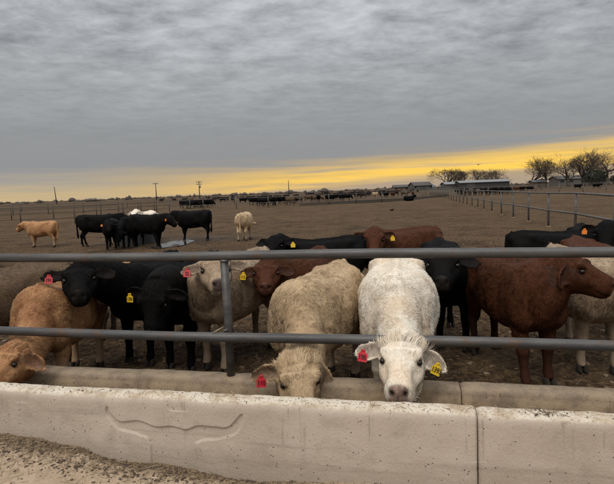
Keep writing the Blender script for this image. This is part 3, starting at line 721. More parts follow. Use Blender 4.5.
def finish_cow(root, me, info, mat, hair=0, length=.032, curl=.5, seed=0, tuft=0, tags=(), eye=None):
    me.materials.clear(); me.materials.append(mat)
    obj('body', me, root)
    if hair:
        cm = coat_mesh('coat', me, info, hair, length, curl, seed, tuft, eye); cm.materials.append(mat); tag(obj('coat', cm, root), kind='stuff')
    h = info['hsx']
    for sd_ in (-1, 1):
        p = info['poll']+h*(info['a']*.146+info['sv']*sd_*(.1245*info['hwf']-.024)-info['u']*.040)
        d = nrm(info['sv']*sd_+info['a']*.25+info['u']*.25)
        o = obj('eye', eye_mesh(.0175*h), root); o.location = p; o.rotation_euler = Vector(d).to_track_quat('X', 'Z').to_euler()
    for f in info['feet']: obj('hoof', hoof_mesh(info['s']), root, (f[0], f[1], 0))
    for t in tags: ear_tag(root, info, *t[:3], **(t[3] if len(t) > 3 else {}))

# where each of the near cattle stands: (x, y), heading, size, head size, girth, poll and nose points
HERD = {
    # HERD-BEGIN
    'brown_back': ((-2.75,5.40),(-1,-0.12),0.97,1.05,1.05,None,None),
    'brown_front': ((-2.88,4.55),(-0.85,-0.52),1.0,1.05,1.05,None,None),
    'orange_near': ((-2.12,4.08),(0.06,-1),0.94,1.0,1.05,(-1.927, 3.05, 0.674),(-1.97, 2.82, 0.552)),
    'black_head': ((-1.60,4.95),(-0.18,-0.98),1.0,1.0,1.0,(-1.819, 3.8, 1.087),(-1.695, 3.494, 0.943)),
    'orange_back': ((-2.55,6.30),(-1,0.0),0.82,1.0,1.0,None,None),
    'black_low': ((-1.12,4.72),(-0.25,-0.97),1.0,1.0,1.0,(-1.191, 3.62, 0.936),(-1.218, 3.505, 0.574)),
    'taupe': ((-0.70,4.62),(-0.45,-0.89),1.03,1.0,1.0,(-0.773, 3.95, 1.082),(-0.678, 3.611, 0.965)),
    'red_mid': ((0.00,5.05),(-0.35,-0.94),0.98,1.0,1.0,(-0.375, 4.3, 0.992),(-0.364, 3.976, 0.852)),
    'tan_eat': ((0.10,3.66),(-0.4,-0.92),1.0,1.04,1.04,(-0.084, 2.74, 0.638),(-0.044, 2.57, 0.444)),
    'white': ((0.69,3.72),(-0.19,-0.98),1.03,1.02,1.1,(0.516, 2.65, 0.757),(0.426, 2.314, 0.609)),
    'black_r': ((1.44,5.00),(-0.1,-0.99),1.02,1.1,1.0,(1.149, 4.05, 1.056),(1.038, 3.694, 0.9)),
    'red_near': ((1.72,4.08),(0.1,-0.99),1.0,1.05,0.95,(1.946, 3.58, 1.046),(2.143, 3.42, 0.922)),
    'cream_r': ((2.42,4.28),(-0.05,-1),0.98,1.0,1.05,(2.626, 3.5, 0.986),(2.658, 3.3, 0.817)),
    'black_far': ((0.20,6.30),(-1,-0.1),1.0,1.08,1.0,(-0.39, 6.1, 1.065),(-0.49, 5.789, 0.854)),
    'red_far': ((1.35,6.75),(-0.93,-0.37),1.05,1.08,1.0,(0.892, 6.35, 1.087),(0.844, 6.058, 0.806)),
    'black_rt': ((3.25,6.35),(1,-0.12),0.97,1.08,1.0,None,None),
    'black_rt2': ((3.75,6.35),(-0.25,-0.97),1.0,1.1,1.0,(3.516, 5.6, 1.104),(3.344, 5.385, 0.819)),
    'red_rt': ((3.10,5.30),(-0.25,-0.97),0.95,1.1,1.0,(3.054, 4.6, 0.808),(2.853, 4.37, 0.589)),
    # HERD-END
}
Rt, Yt = 'red_tag', 'yellow_tag'
# coat, hairs, hair length, curl, forelock, legs, ear droop (left, right), tags, label
LOOK = {
 'brown_back': ('brown', 18000, .024, .5, 0, (.03, -.05, .04, -.02), (.2, .2), (), 'dark brown calf broadside behind the orange calf at the left edge'),
 'brown_front': ('brown', 18000, .024, .5, 0, (0, .05, -.03, .03), (.2, .2), (), 'brown calf cut off by the left edge, nearest the left frame side'),
 'orange_near': ('orange', 56000, .021, .4, .03, (.06, -.04, .02, -.04), (.55, .4), (), 'orange calf with its head down in the bunk at the left edge'),
 'black_head': ('black', 32000, .021, .35, .03, (.02, -.02, .05, -.03), (.12, .02), ((-1, Rt, '191'),), 'black calf facing the camera with a red tag, right of the orange calf'),
 'orange_back': ('orange', 6000, .030, .4, 0, (0, 0, 0, 0), (.2, .2), (), 'small orange calf mostly hidden behind the black calf with the red tag'),
 'black_low': ('black', 32000, .021, .35, .02, (.03, -.03, -.05, .05), (.25, .15), ((-1, Yt, '139'),), 'black calf with lowered head and a square yellow ear tag'),
 'taupe': ('taupe', 44000, .023, .4, .02, (.02, -.05, .04, -.04), (.05, .12), ((-1, Rt, '32'),), 'greyish tan calf with a red tag, its face beside the fence post'),
 'red_mid': ('red', 20000, .026, .4, .02, (.05, -.03, .03, -.03), (.25, .25), ((-1, Yt, '112'),), 'red brown calf with a yellow tag peering out behind the eating tan calf'),
 'tan_eat': ('cream', 92000, .021, 1.0, .04, (.10, -.08, .05, -.05), (.9, .2), ((-1, Rt, '110'),), 'curly tan calf eating with its muzzle down in the bunk, red tag'),
 'white': ('white', 100000, .0215, .5, .06, (.05, -.05, .03, -.03), (.5, .12), ((-1, Rt, '130'), (1, Yt, '1393', dict(tilt=.5))), 'white calf looking up from the bunk with red and yellow tags'),
 'black_r': ('black', 22000, .021, .35, .02, (.0, -.02, .03, -.03), (.12, .12), ((-1, Rt, '14'),), 'black calf facing the camera between the white and the red calf'),
 'red_near': ('red', 56000, .022, .4, .02, (.02, .10, -.04, .05), (1.0, 1.0), (), 'dark red calf standing sideways with its head turned right'),
 'cream_r': ('taupe', 28000, .026, .6, .02, (.02, -.04, .04, -.03), (.2, .2), (), 'pale tan calf half hidden behind the dark red calf at the right edge'),
 'black_far': ('black', 9000, .024, .3, .02, (.03, -.03, .03, -.03), (.15, .15), ((1, 'yellow_tag', ''),), 'black calf broadside just above the top rail, second row, facing left'),
 'red_far': ('red', 12000, .026, .4, .02, (.03, -.03, .03, -.03), (.2, .2), ((1, Yt, ''),), 'red brown calf with a yellow tag standing behind the white calf'),
 'black_rt': ('black', 9000, .024, .3, .02, (.03, -.03, .03, -.03), (.2, .2), (), 'black calf showing only its back above the rail behind the pale tan calf'),
 'black_rt2': ('black', 9000, .024, .3, .02, (.03, -.03, .03, -.03), (.1, .1), ((-1, 'orange_tag', ''),), 'black calf with an orange tag above the rail at the right edge'),
 'red_rt': ('red', 9000, .026, .3, .02, (.03, -.03, .03, -.03), (.1, .1), (), 'red calf at the right edge showing one ear under the top rail'),
}
HAIR_K = .58
VIA = {'white': (.535, 2.80, .565), 'tan_eat': (-.03, 2.93, .56), 'orange_near': (-2.0, 3.30, .545)}   # necks pass under the lower rail
for i, (k, ((x, y), hd, s, hs, wf, pl, ns)) in enumerate(HERD.items()):
    mt, hair, ln, curl, tuft, legs, drop, tags, label = LOOK[k]
    yaw = math.atan2(hd[1], hd[0]); c_, s_ = math.cos(-yaw), math.sin(-yaw)
    def loc(p): d = np.array(p)-np.array([x, y, 0]); return np.array([d[0]*c_-d[1]*s_, d[0]*s_+d[1]*c_, d[2]])
    if pl: pl, ns = loc(pl), loc(ns)
    else: pl, ns = np.array([.78*s, .04, 1.03*s]), np.array([1.09*s, .08, .78*s])
    gh = float(ground_height(np.array([x]), np.array([y]))[0])
    me, info = cow_mesh('calf_'+k, s, hs, wf, pl, ns, legs, .0115 if k in ('white', 'tan_eat') else .013 if k in ('orange_near', 'red_near', 'black_head', 'black_low', 'taupe', 'red_mid') else .017, ear_drop=drop, seed=i, via=None if k not in VIA else loc(VIA[k]), hwf={'white': .93, 'tan_eat': .97, 'orange_near': .92}.get(k, 1.0))
    root = empty('calf', (x, y, gh*.5), yaw); tag(root, label, 'calf', 'calves crowding the bunk')
    finish_cow(root, me, info, M[mt], int(hair*HAIR_K), ln, curl, i, tuft, tags, loc((0, 0, 1.6)))

# ------------------------------------------------------------------ cattle farther off: one mesh per stance, many animals
def stance(name, poll, nose, legs, voxel, lying=False, seed=0):
    return cow_mesh('stance_'+name, 1.0, 1.0, 1.0, poll, nose, legs, voxel, lying, (.2, .2), seed)
MIDS = {
 'up': stance('up', (.80, .03, 1.06), (1.12, .06, .84), (.05, -.08, .08, -.06), .017, seed=31),
 'level': stance('level', (.84, .02, .95), (1.13, .02, .67), (-.06, .10, -.08, .08), .017, seed=32),
 'down': stance('down', (.84, 0, .62), (.97, 0, .26), (.10, -.06, -.05, .07), .017, seed=33),
 'turn': stance('turn', (.72, .22, 1.02), (.80, .58, .82), (.04, -.04, .06, -.04), .017, seed=34),
 'lie': stance('lie', (.76, .05, .68), (1.04, .12, .46), (0, 0, 0, 0), .02, True, 35),
}
def mid_calf(kind, x, y, hd, s, coat, label, group, tags=()):
    me, info = MIDS[kind]
    gh = float(ground_height(np.array([x]), np.array([y]))[0])
    root = empty('calf', (x, y, gh*.5), math.atan2(hd[1], hd[0])); root.scale = (s, s, s); tag(root, label, 'calf', group)
    if not me.materials: me.materials.append(None)
    b = obj('body', me, root); b.material_slots[0].link = 'OBJECT'; b.material_slots[0].material = M[coat]
    h = info['hsx']
    for sd_ in (-1, 1):
        p = info['poll']+h*(info['a']*.146+info['sv']*sd_*(.1245*info['hwf']-.024)-info['u']*.040)
        obj('eye', eye_mesh(.0175*h), root, p)
    for f in info['feet']: obj('hoof', hoof_mesh(1.0), root, (f[0], f[1], 0))
    for t in tags: ear_tag(root, info, *t)
G1 = 'calves loose in the pen'
mid_calf('level', -9.25, 16.9, (-1, .12), .92, 'orange', 'orange calf walking left alone in the open pen', G1)
mid_calf('level', -7.2, 16.65, (.93, .35), 1.08, 'black', 'black calf at the left end of the water tank, seen from behind', G1)
mid_calf('level', -6.25, 15.45, (.28, -.96), .98, 'black', 'black calf with an orange tag facing the camera by the tank', G1, ((-1, 'orange_tag', ''),))
mid_calf('down', -5.72, 15.75, (-.15, -.99), 1.0, 'black', 'black calf drooping its head in front of the water tank', G1)
mid_calf('level', -5.1, 15.35, (.93, -.36), 1.08, 'black', 'black calf broadside in front of the tank facing right', G1, ((-1, 'orange_tag', ''),))
mid_calf('level', -4.0, 17.3, (-.97, .25), 1.08, 'black', 'black calf beyond the puddle facing left', G1)
mid_calf('up', -5.95, 18.0, (-.15, -.99), 1.1, 'white', 'white calf looking over the water tank between black calves', G1)
mid_calf('down', -2.15, 16.7, (.10, 1), .97, 'cream', 'cream calf seen from behind alone in the pen', G1)
mid_calf('lie', 12.4, 58.0, (.9, .3), 1.1, 'black', 'black calf lying down by the far cross fence', G1)

def far_mesh(kind, poll, nose, legs, seed):
    me, info = cow_mesh('far_'+kind, 1.0, 1.0, 1.0, poll, nose, legs, .034, False, (.2, .2), seed)
    me.materials.clear(); me.materials.append(None); return me
FARS = [far_mesh('up', (.80, 0, 1.06), (1.12, 0, .84), (.05, -.08, .06, -.06), 41), far_mesh('level', (.84, 0, .95), (1.13, 0, .67), (-.05, .08, -.06, .06), 42), far_mesh('down', (.84, 0, .62), (.97, 0, .26), (.08, -.05, -.05, .05), 43)]
FARNAME = {'black': 'black', 'red': 'red brown', 'cream': 'cream', 'white': 'white', 'brown': 'dark brown'}
def far_calf(x, y, coat, where, group, s=None, ang=None, kind=None):
    o = obj('calf', FARS[random.choice((0, 1, 1, 2)) if kind is None else kind], None, (x, y, float(ground_height(np.array([x]), np.array([y]))[0])), (0, 0, random.uniform(0, 6.28) if ang is None else ang))
    k = s or random.uniform(.98, 1.16); o.scale = (k, k, k); o.material_slots[0].link = 'OBJECT'; o.material_slots[0].material = M[coat]
    tag(o, f'distant {FARNAME[coat]} calf {where}', 'calf', group)
def px_ground(u, Y): return u*Y       # lateral position from the slope of the sight line
ORD = 'first second third fourth fifth sixth seventh eighth ninth tenth eleventh twelfth thirteenth fourteenth fifteenth sixteenth seventeenth eighteenth nineteenth twentieth twenty-first twenty-second'.split()
def herd(n, u0, u1, y0, y1, coats, where, group, ang=None):
    for q in range(n):
        u = u0+(u1-u0)*(q+random.random())/n; Y = random.uniform(y0, y1)
        far_calf(u*Y, Y, random.choice(coats), f'{ORD[q]} from left {where}', group, ang=None if ang is None else ang+random.uniform(-.3, .3))
K = ['black']*6
herd(17, .0, .225, 82, 99, K+['brown', 'red', 'cream'], 'in the row before the farthest bunk', 'herd before the farthest bunk')
herd(20, -.02, .24, 132, 165, K+['brown', 'red', 'brown'], 'in the long farthest row below the barn', 'herd in the farthest row')
herd(14, -.19, -.02, 98, 120, K+['brown', 'cream'], 'in the loose row behind the middle pen', 'herd behind the middle pen')
herd(9, -.255, -.195, 60, 66, K+['brown'], 'in the far pen beneath the left pole', 'herd in the far left pen')
herd(5, -.13, -.085, 70, 90, K, 'at the back of the middle pen', 'herd in the far middle pen')
herd(13, -.115, -.012, 56, 66, K+['brown', 'cream'], 'in the middle pen beyond the cross fence', 'herd in the far middle pen')
herd(9, .0, .09, 66, 80, K+['cream', 'brown', 'brown'], 'right of the middle pen beyond the cross fence', 'herd right of the middle')
herd(22, .045, .185, 105, 125, K+['red', 'brown', 'red'], 'in the dense row along the distant bunk', 'herd along the distant bunk')
herd(10, -.30, -.12, 120, 160, K+['brown'], 'in the scattered group near the horizon at left', 'herd near the left horizon')
herd(22, .315, .425, 74, 80, K+['black', 'brown'], 'in the row behind the right fence', 'herd behind the right fence', 1.6)
herd(3, .43, .475, 92, 100, ['black', 'red'], 'in the small group left of the bare trees', 'herd left of the bare trees')
far_calf(.563*96, 96, 'black', 'standing alone below the big bare trees', 'pair below the trees', 1.05, -.5, 1)
far_calf(.602*92, 92, 'black', 'standing broadside below the right evergreen bush', 'pair below the trees', 1.15, .1, 1)

# ------------------------------------------------------------------ fences of the pens
def fence_line(pts, spacing, rails, h, label, pr=.035, rr=.028, mat='rusty', footing=False, group='pen fences'):
    pts = [np.array(p, float) for p in pts]; e = empty('pen_fence', (*pts[0], 0)); tag(e, label, 'fence', group)
    pos = []
    for a, b in zip(pts[:-1], pts[1:]):
        L = np.linalg.norm(b-a); n = max(1, round(L/spacing))
        pos += [a+(b-a)*q/n for q in range(n)]
    pos.append(pts[-1])
    m = MB(); m.tube([(0, 0, -.1), (0, 0, h)], pr, 8); pm = m.mesh('post', M[mat], True)
    if footing:
        m = MB(); m.tube([(0, 0, -.05), (0, 0, .03), (0, 0, .05)], [.10, .09, .05], 9); fm = m.mesh('footing', M['dry'], False)
    z0 = [float(ground_height(p[:1], p[1:2])[0]) for p in pos]
    for p, z in zip(pos, z0):
        o = obj('post', pm, e, (p[0]-pts[0][0]+random.uniform(-.03, .03), p[1]-pts[0][1], z), (random.uniform(-.02, .02), random.uniform(-.02, .02), 0))
        if footing: obj('footing', fm, o)
    for hz in rails:
        m = MB(); m.tube([(p[0]-pts[0][0], p[1]-pts[0][1], z+hz+random.uniform(-.015, .015)) for p, z in zip(pos, z0)], rr, 6)
        obj('rail', m.mesh('rail', M[mat], True), e)
    return e
RF = lambda Y: 8.16+.205*(Y-14.7)
fence_line([(RF(6.2), 6.2), (RF(95), 95)], 2.82, (1.23, .62), 1.24, 'pale pipe fence running away along the right side of the pen', .038, .034, 'rusty', True)
fence_line([(-14.5, 51.5), (-.6, 53.5), (12.5, 60), (23, 78)], 3.4, (1.15, .55), 1.25, 'cross fence closing the far side of the pen', .04, .03)
fence_line([(-34, 33), (-15.6, 32.6), (-14.5, 51.5)], 3.9, (1.1, .75, .4), 1.3, 'left pen fence with dark posts behind the orange calf', .045, .022, 'oldpost')
fence_line([(-46, 44), (-15, 43.5)], 3.9, (1.1, .6), 1.3, 'second fence of the left pens, beyond the dark posts', .045, .022, 'oldpost')
fence_line([(-62, 60), (-14, 58.5)], 4.2, (1.15, .6), 1.3, 'third fence of the left pens', .05, .025, 'oldpost')
fence_line([(-90, 84), (-12, 82)], 4.5, (1.15, .6), 1.3, 'fourth fence of the left pens, nearest the horizon', .055, .03, 'oldpost')
fence_line([(-12, 82), (26, 90)], 4.0, (1.15, .6), 1.3, 'farther cross fence behind the middle herd', .05, .03, 'oldpost')
fence_line([(RF(70), 70), (62, 72)], 3.6, (1.2, .65), 1.25, 'pipe fence in front of the cattle row at right', .045, .035)
fence_line([(30, 104), (82, 100)], 4.0, (1.25, .8, .4), 1.35, 'dark board fence below the bare trees', .06, .05, 'oldpost')
def kerb(p0, p1, label):
    p0, p1 = np.array(p0, float), np.array(p1, float); L = np.linalg.norm(p1-p0); a = math.atan2(*(p1-p0)[::-1])
    m = MB(); prof = np.array([(-.28, 0), (-.26, .34), (-.2, .36), (-.16, .12), (.16, .12), (.2, .28), (.26, .27), (.28, 0)])
    m.loft([np.array([(x, q[0], q[1]) for q in prof]) for x in (0, L)])
    o = obj('feed_bunk', m.mesh('feed_bunk', M['oldpost']), None, (*p0, 0), (0, 0, a)); tag(o, label, 'feed bunk')
kerb((-.4, 53.9), (12.4, 60.4), 'far low weathered bunk along the cross fence')
kerb((12.8, 60.6), (23, 78.4), 'far low weathered bunk climbing towards the sheds')

# ------------------------------------------------------------------ water tank and puddle
def tank():
    e = empty('water_tank', (-5.95, 16.85, 0), .06); tag(e, 'grey open water tank between the black calves', 'water tank')
    m = MB(); L, W_, H_, t = .70, .36, .60, .06
    def rr_(l, w, z): return np.array([(x*l, y*w, z) for x, y in ((-1, -.8), (-.92, -1), (.92, -1), (1, -.8), (1, .8), (.92, 1), (-.92, 1), (-1, .8))])
    m.loft([rr_(L*.95, W_*.92, -.02), rr_(L*.97, W_*.95, .3), rr_(L, W_, H_-.08), rr_(L+.03, W_+.03, H_-.06), rr_(L+.03, W_+.03, H_), rr_(L-t, W_-t, H_), rr_(L-t-.03, W_-t-.03, .1)])
    obj('shell', m.mesh('shell', M['tank']), e)
    m = MB(); m.loft([rr_(L-t-.005, W_-t-.005, .50), rr_(L-t-.005, W_-t-.005, .52)]); obj('water', m.mesh('water', M['water']), e)
tank()
def puddle(cx, cy, rx, ry, seed, label):
    th = np.arange(40)*2*math.pi/40; r = 1+.35*vnoise(np.stack([np.cos(th)*1.7+seed, np.sin(th)*1.7], -1), 91)+.15*vnoise(np.stack([np.cos(th)*4+seed, np.sin(th)*4], -1), 92)
    V = [(0, 0, 0)]+[(rx*q*math.cos(a), ry*q*math.sin(a), 0) for q, a in zip(r, th)]
    me = mesh_np('puddle', V, [(0, 1+i, 1+(i+1) % 40) for i in range(40)], M['water'])
    o = obj('puddle', me, None, (cx, cy, .014)); tag(o, label, kind='structure')
puddle(-4.5, 16.35, .50, 1.15, 1, 'puddle of water reflecting the sky beside the tank')

# ------------------------------------------------------------------ buildings, poles, trees on the skyline
def gable(name, x, y, L, W_, Hw, Hr, rz, wall, roof, label, cat, doors=(), windows=()):
    e = empty(name, (x, y, 0), rz); tag(e, label, cat)
    m = MB(); m.box((0, 0, Hw/2-.1), (L, W_, Hw+.2)); 
    m.add([(-L/2, -W_/2, Hw), (-L/2, W_/2, Hw), (-L/2, 0, Hw+Hr), (L/2, -W_/2, Hw), (L/2, W_/2, Hw), (L/2, 0, Hw+Hr)], [(0, 2, 1), (3, 4, 5), (0, 3, 5, 2), (1, 2, 5, 4)])
    obj('wall', m.mesh('wall', M[wall]), e)
    m = MB(); o_ = .4
    for sg in (-1, 1):
        k = Hr/(W_/2); y1 = sg*(W_/2+o_); z1 = Hw-o_*k+.06
        m.add([(-L/2-o_, y1, z1), (L/2+o_, y1, z1), (L/2+o_, 0, Hw+Hr+.06), (-L/2-o_, 0, Hw+Hr+.06), (-L/2-o_, y1, z1+.15), (L/2+o_, y1, z1+.15), (L/2+o_, 0, Hw+Hr+.21), (-L/2-o_, 0, Hw+Hr+.21)],
              [(0, 1, 2, 3), (7, 6, 5, 4), (0, 4, 5, 1), (1, 5, 6, 2), (2, 6, 7, 3), (3, 7, 4, 0)])
    obj('roof', m.mesh('roof', M[roof]), e)
    for (dx, w, h) in doors:
        m = MB(); m.box((dx, -W_/2-.04, h/2), (w, .1, h)); obj('door', m.mesh('door', M['roofing']), e)
    for (dx, w, h, z) in windows:
        m = MB(); m.box((dx, -W_/2-.03, z), (w, .08, h)); obj('window', m.mesh('window', M['glass']), e)
    return e
gable('shed', 78, 214, 21, 9, 2.7, .9, -.05, 'shed_wall', 'shed_roof', 'long dark shed with a white roof in front of bare trees', 'shed', ((-6, 3.5, 2.8),), ())
gable('shed', 66, 220, 7, 6, 2.4, .9, .1, 'siding', 'shed_roof', 'small pale shed at the left end of the dark shed', 'shed', ((0, 1.2, 2.0),))
gable('barn', 57, 240, 9, 8, 2.4, 1.6, .15, 'siding', 'roofing', 'grey barn with a steep roof left of the dark shed', 'barn', ((0, 3, 2.6),), ((-4, 1, 1, 1.8), (4, 1, 1, 1.8)))
gable('house', 51, 258, 8, 7, 2.0, 1.1, -.1, 'brown_wall', 'roofing', 'low brown house at the left end of the farm buildings', 'house', ((0, 1, 2.1),), ((-2.6, 1.2, 1, 1.5), (2.6, 1.2, 1, 1.5)))
gable('house', 124, 222, 20, 9, 2.8, 1.4, -.06, 'siding', 'roofing', 'long pale house with a dark roof behind the right trees', 'house', ((2, 1.2, 2.2),), ((-8, 1.6, 1.3, 2), (-4, 1.6, 1.3, 2), (7, 1.6, 1.3, 2)))
gable('shed', 80.5, 168, 4.2, 3.5, 1.9, .5, 0, 'brown_wall', 'shed_roof', 'tiny brown shed with a white roof left of the bare trees', 'shed', ((0, 1, 1.7),))
def dome_tank(x, y, r, h, label):
    m = MB(); th = np.arange(24)*2*math.pi/24
    m.loft([np.stack([q*np.cos(th), q*np.sin(th), np.full(24, z)], -1) for q, z in ((r, -.1), (r, h), (r*.92, h+r*.22), (r*.7, h+r*.4), (r*.35, h+r*.5), (.05, h+r*.53))])
    e = empty('grain_bin', (x, y, 0)); tag(e, label, 'grain bin'); obj('bin_shell', m.mesh('bin_shell', M['silver'], False), e)
    m = MB(); m.tube([(0, 0, h+r*.5), (0, 0, h+r*.5+.5)], .4, 10); obj('cap', m.mesh('cap', M['shed_roof']), e)
dome_tank(63, 246, 3.2, 1.6, 'round pale grain bin between the barn and the small shed')
dome_tank(57.5, 268, 3.6, 1.4, 'round pale grain bin behind the brown house')
def pole(x, y, h, arm, label, lean=0.0, box=False):
    e = empty('utility_pole', (x, y, 0), .2); e.rotation_euler = (0, lean, .2); tag(e, label, 'utility pole')
    m = MB(); m.tube([(0, 0, -.3), (0, 0, h)], [.24, .15], 8); obj('pole_shaft', m.mesh('pole_shaft', M['wood'], True), e)
    if arm:
        for q in range(arm):
            z = h-.4-q*1.0; m = MB(); m.box((0, 0, z), (2.6, .2, .22)); a_ = obj('crossarm', m.mesh('crossarm', M['wood']), e)
            for xx in (-1.15, -.5, .5, 1.15):
                m = MB(); m.tube([(xx, 0, z+.11), (xx, 0, z+.36)], [.07, .05], 6); obj('insulator', m.mesh('insulator', M['silver']), a_)
    if box:
        m = MB(); m.tube([(.38, 0, h*.62), (.38, 0, h*.62+1.5)], .36, 10); obj('transformer', m.mesh('transformer', M['silver'], True), e)
pole(-116, 226, 8.2, 0, 'leaning bare pole on the left horizon', -.06)
pole(-70, 228, 8.3, 1, 'pole with one crossarm above the black calves')
pole(-49, 225, 8.2, 2, 'pole with two crossarms and a transformer', 0, True)
pole(-8.3, 248, 7.6, 0, 'plain thin pole at the middle of the horizon')
pole(65.8, 228, 9.4, 1, 'pole with one crossarm beside the dark shed', 0, True)

def bare_tree(x, y, h, spread, seed, label, nsub=6, group='bare trees by the sheds'):
    rs = random.Random(seed); e = empty('bare_tree', (x, y, 0)); tag(e, label, 'tree', group)
    tr, br, tw = MB(), MB(), MB()
    def grow(p, d, L, r, lvl):
        n = 3 if lvl < 4 else 2; pts = [np.array(p)]; dd = np.array(d)
        for q in range(n):
            dd = nrm(dd+np.array([rs.gauss(0, .16), rs.gauss(0, .16), rs.gauss(.05, .10)])); pts.append(pts[-1]+dd*L/n)
        rad = [r, r*.86, r*.72, r*.58][:n+1]
        (tr if lvl == 0 else br if lvl < 3 else tw).tube(pts, [max(q, .017) for q in rad], 6 if lvl < 2 else 3, lvl < 2)
        if lvl >= nsub: return
        k = rs.choice((4, 5)) if lvl < 2 else rs.choice((2, 3)) if lvl < 5 else 2
        for q in range(k):
            ang = rs.uniform(.3, .85)*spread; az = rs.uniform(0, 6.283)
            a_ = nrm(np.cross(dd, [.3, .5, .8])); b_ = np.cross(dd, a_)
            nd = nrm(dd*math.cos(ang)+(a_*math.cos(az)+b_*math.sin(az))*math.sin(ang)+np.array([0, 0, .08]))
            f = rs.uniform(.45, 1.0); base = pts[-1] if q == 0 else pts[-2]*(1-f)+pts[-1]*f
            grow(base, nd, L*rs.uniform(.70, .92), r*.56*rs.uniform(.8, 1), lvl+1)
    grow((0, 0, -.2), (rs.gauss(0, .05), rs.gauss(0, .05), 1), h*.17, h*.030, 0)
    zm = max(v[2] for v in tw.V); kz = h/zm
    for mm in (tr, br, tw): mm.V = [(v[0]*kz*1.32, v[1]*kz*1.32, v[2]*kz) for v in mm.V]
    obj('trunk', tr.mesh('trunk', M['bark'], True), e)
    c = obj('crown', br.mesh('crown', M['bark']), e); t_ = obj('twigs', tw.mesh('twigs', M['twig']), c); tag(t_, kind='stuff')
bare_tree(68, 236, 10.5, 1.25, 11, 'leftmost round bare tree behind the small pale shed')
bare_tree(76, 240, 10.4, 1.2, 12, 'low bare tree behind the middle of the dark shed')
bare_tree(85, 238, 10.0, 1.2, 13, 'bare tree rising behind the white shed roof')
bare_tree(96, 240, 9.4, 1.25, 14, 'sparse bare tree at the right end of the dark shed')
bare_tree(72.5, 238, 11.0, 1.2, 21, 'bare tree between the two leftmost ones behind the sheds')
bare_tree(91, 243, 9.8, 1.2, 22, 'bare tree behind the right end of the dark shed')
bare_tree(85, 172, 12.0, 1.2, 23, 'second bare tree of the right group')
bare_tree(102.5, 174, 12.4, 1.2, 24, 'bare tree between the tallest one and the right edge')
bare_tree(79.5, 170, 10.6, 1.15, 15, 'spreading bare tree leading the right group')
bare_tree(90, 165, 12.0, 1.2, 16, 'dense dark bare tree in the right group')
bare_tree(96.5, 168, 13.2, 1.15, 17, 'tallest bare tree near the right edge')
bare_tree(107.5, 172, 12.8, 1.25, 18, 'bare tree cut by the right edge')
def cedar(x, y, r, h, seed, label):
    rs = np.random.default_rng(seed); e = empty('evergreen_bush', (x, y, 0)); tag(e, label, 'bush', 'evergreen bushes under the bare trees')
    m = MB(); m.tube([(0, 0, -.2), (0, 0, h*.8)], [.15, .04], 6); obj('trunk', m.mesh('trunk', M['bark']), e)
    n = 2600; d = rs.standard_normal((n, 3)); d /= np.linalg.norm(d, axis=1, keepdims=True)
    k = .55+.45*rs.random(n)**.5; k *= 1+.22*vnoise(d*2.4+seed, 95); P = d*k[:, None]*np.array([r, r, h*.52])+np.array([0, 0, h*.5]); P = P[P[:, 2] > .05]
    n = len(P); a = rs.standard_normal((n, 3)); a /= np.linalg.norm(a, axis=1, keepdims=True); b = np.cross(a, rs.standard_normal((n, 3))); b /= np.linalg.norm(b, axis=1, keepdims=True)
    V = np.stack([P-a*.22, P+b*.12, P+a*.25, P-b*.12], 1).reshape(-1, 3); F = np.arange(n*4).reshape(-1, 4)
    tag(obj('crown', mesh_np('crown', V, F, M['needle']), e), kind='stuff')
cedar(96, 160, 3.4, 5.2, 1, 'dark rounded evergreen bush under the tallest bare tree')
cedar(103, 158, 2.8, 3.6, 2, 'low evergreen bush left of the right edge bush')
cedar(109, 158, 3.2, 4.0, 3, 'evergreen bush at the right edge below the bare tree')
def skyline():
    rs = np.random.default_rng(5); m = MB(); th = np.arange(7)*2*math.pi/7
    for q in range(700):
        u = rs.uniform(-.75, .75); Y = rs.uniform(420, 1500); x = u*Y; w = rs.uniform(1, 5); h = rs.uniform(.8, 3.2)*(1.5 if rs.random() < .12 else 1)
        jit = rs.uniform(.7, 1.3, 7)
        m.loft([np.stack([x+w*k*jit*np.cos(th), Y+w*k*jit*np.sin(th), np.full(7, z*h)], -1) for k, z in ((.8, -.1), (1, .35), (.75, .75), (.25, 1.0))])
    o = obj('distant_treeline', m.mesh('distant_treeline', M['bark'], False)); tag(o, 'low broken line of far trees along the horizon', 'treeline', kind='stuff')
skyline()

# ------------------------------------------------------------------ birds
def bird(x, y, z, s, label, flying=True):
    e = empty('bird', (x, y, z), .6); e.scale = (s, s, s); tag(e, label, 'bird')
    m = MB(); th = np.arange(8)*math.pi/4
    m.loft([np.stack([np.full(8, a), r*np.cos(th), c+r*np.sin(th)], -1) for a, r, c in ((-.30, .01, .02), (-.22, .035, .01), (-.05, .07, 0), (.08, .065, .01), (.14, .045, .035), (.19, .04, .045), (.22, .012, .04), (.26, .004, .035))])
    obj('body', m.mesh('body', M['black'], True), e)
    for sg in (-1, 1):
        m = MB(); P = [(.07, 0, .03), (.10, .28*sg, .14), (.0, .55*sg, .10), (-.06, .30*sg, .10), (-.10, 0, .03)] if flying else [(.07, .05*sg, .03), (.02, .085*sg, .0), (-.28, .05*sg, -.02), (-.30, .03*sg, .0), (-.02, .06*sg, .05)]
        m.loft([np.array(P), np.array(P)+np.array([0, 0, .012])]); obj('wing', m.mesh('wing', M['black']), e)
    if not flying:
        for sg in (-1, 1):
            m = MB(); m.tube([(.0, .03*sg, -.05), (.01, .03*sg, -.14)], .006, 5); obj('leg', m.mesh('leg', M['hoof']), e)
bird(29, 81, 4.95, .9, 'dark bird flying over the white shed roof')
bird(5.9, 33, .13, .8, 'dark bird standing on the bare pen soil', False)

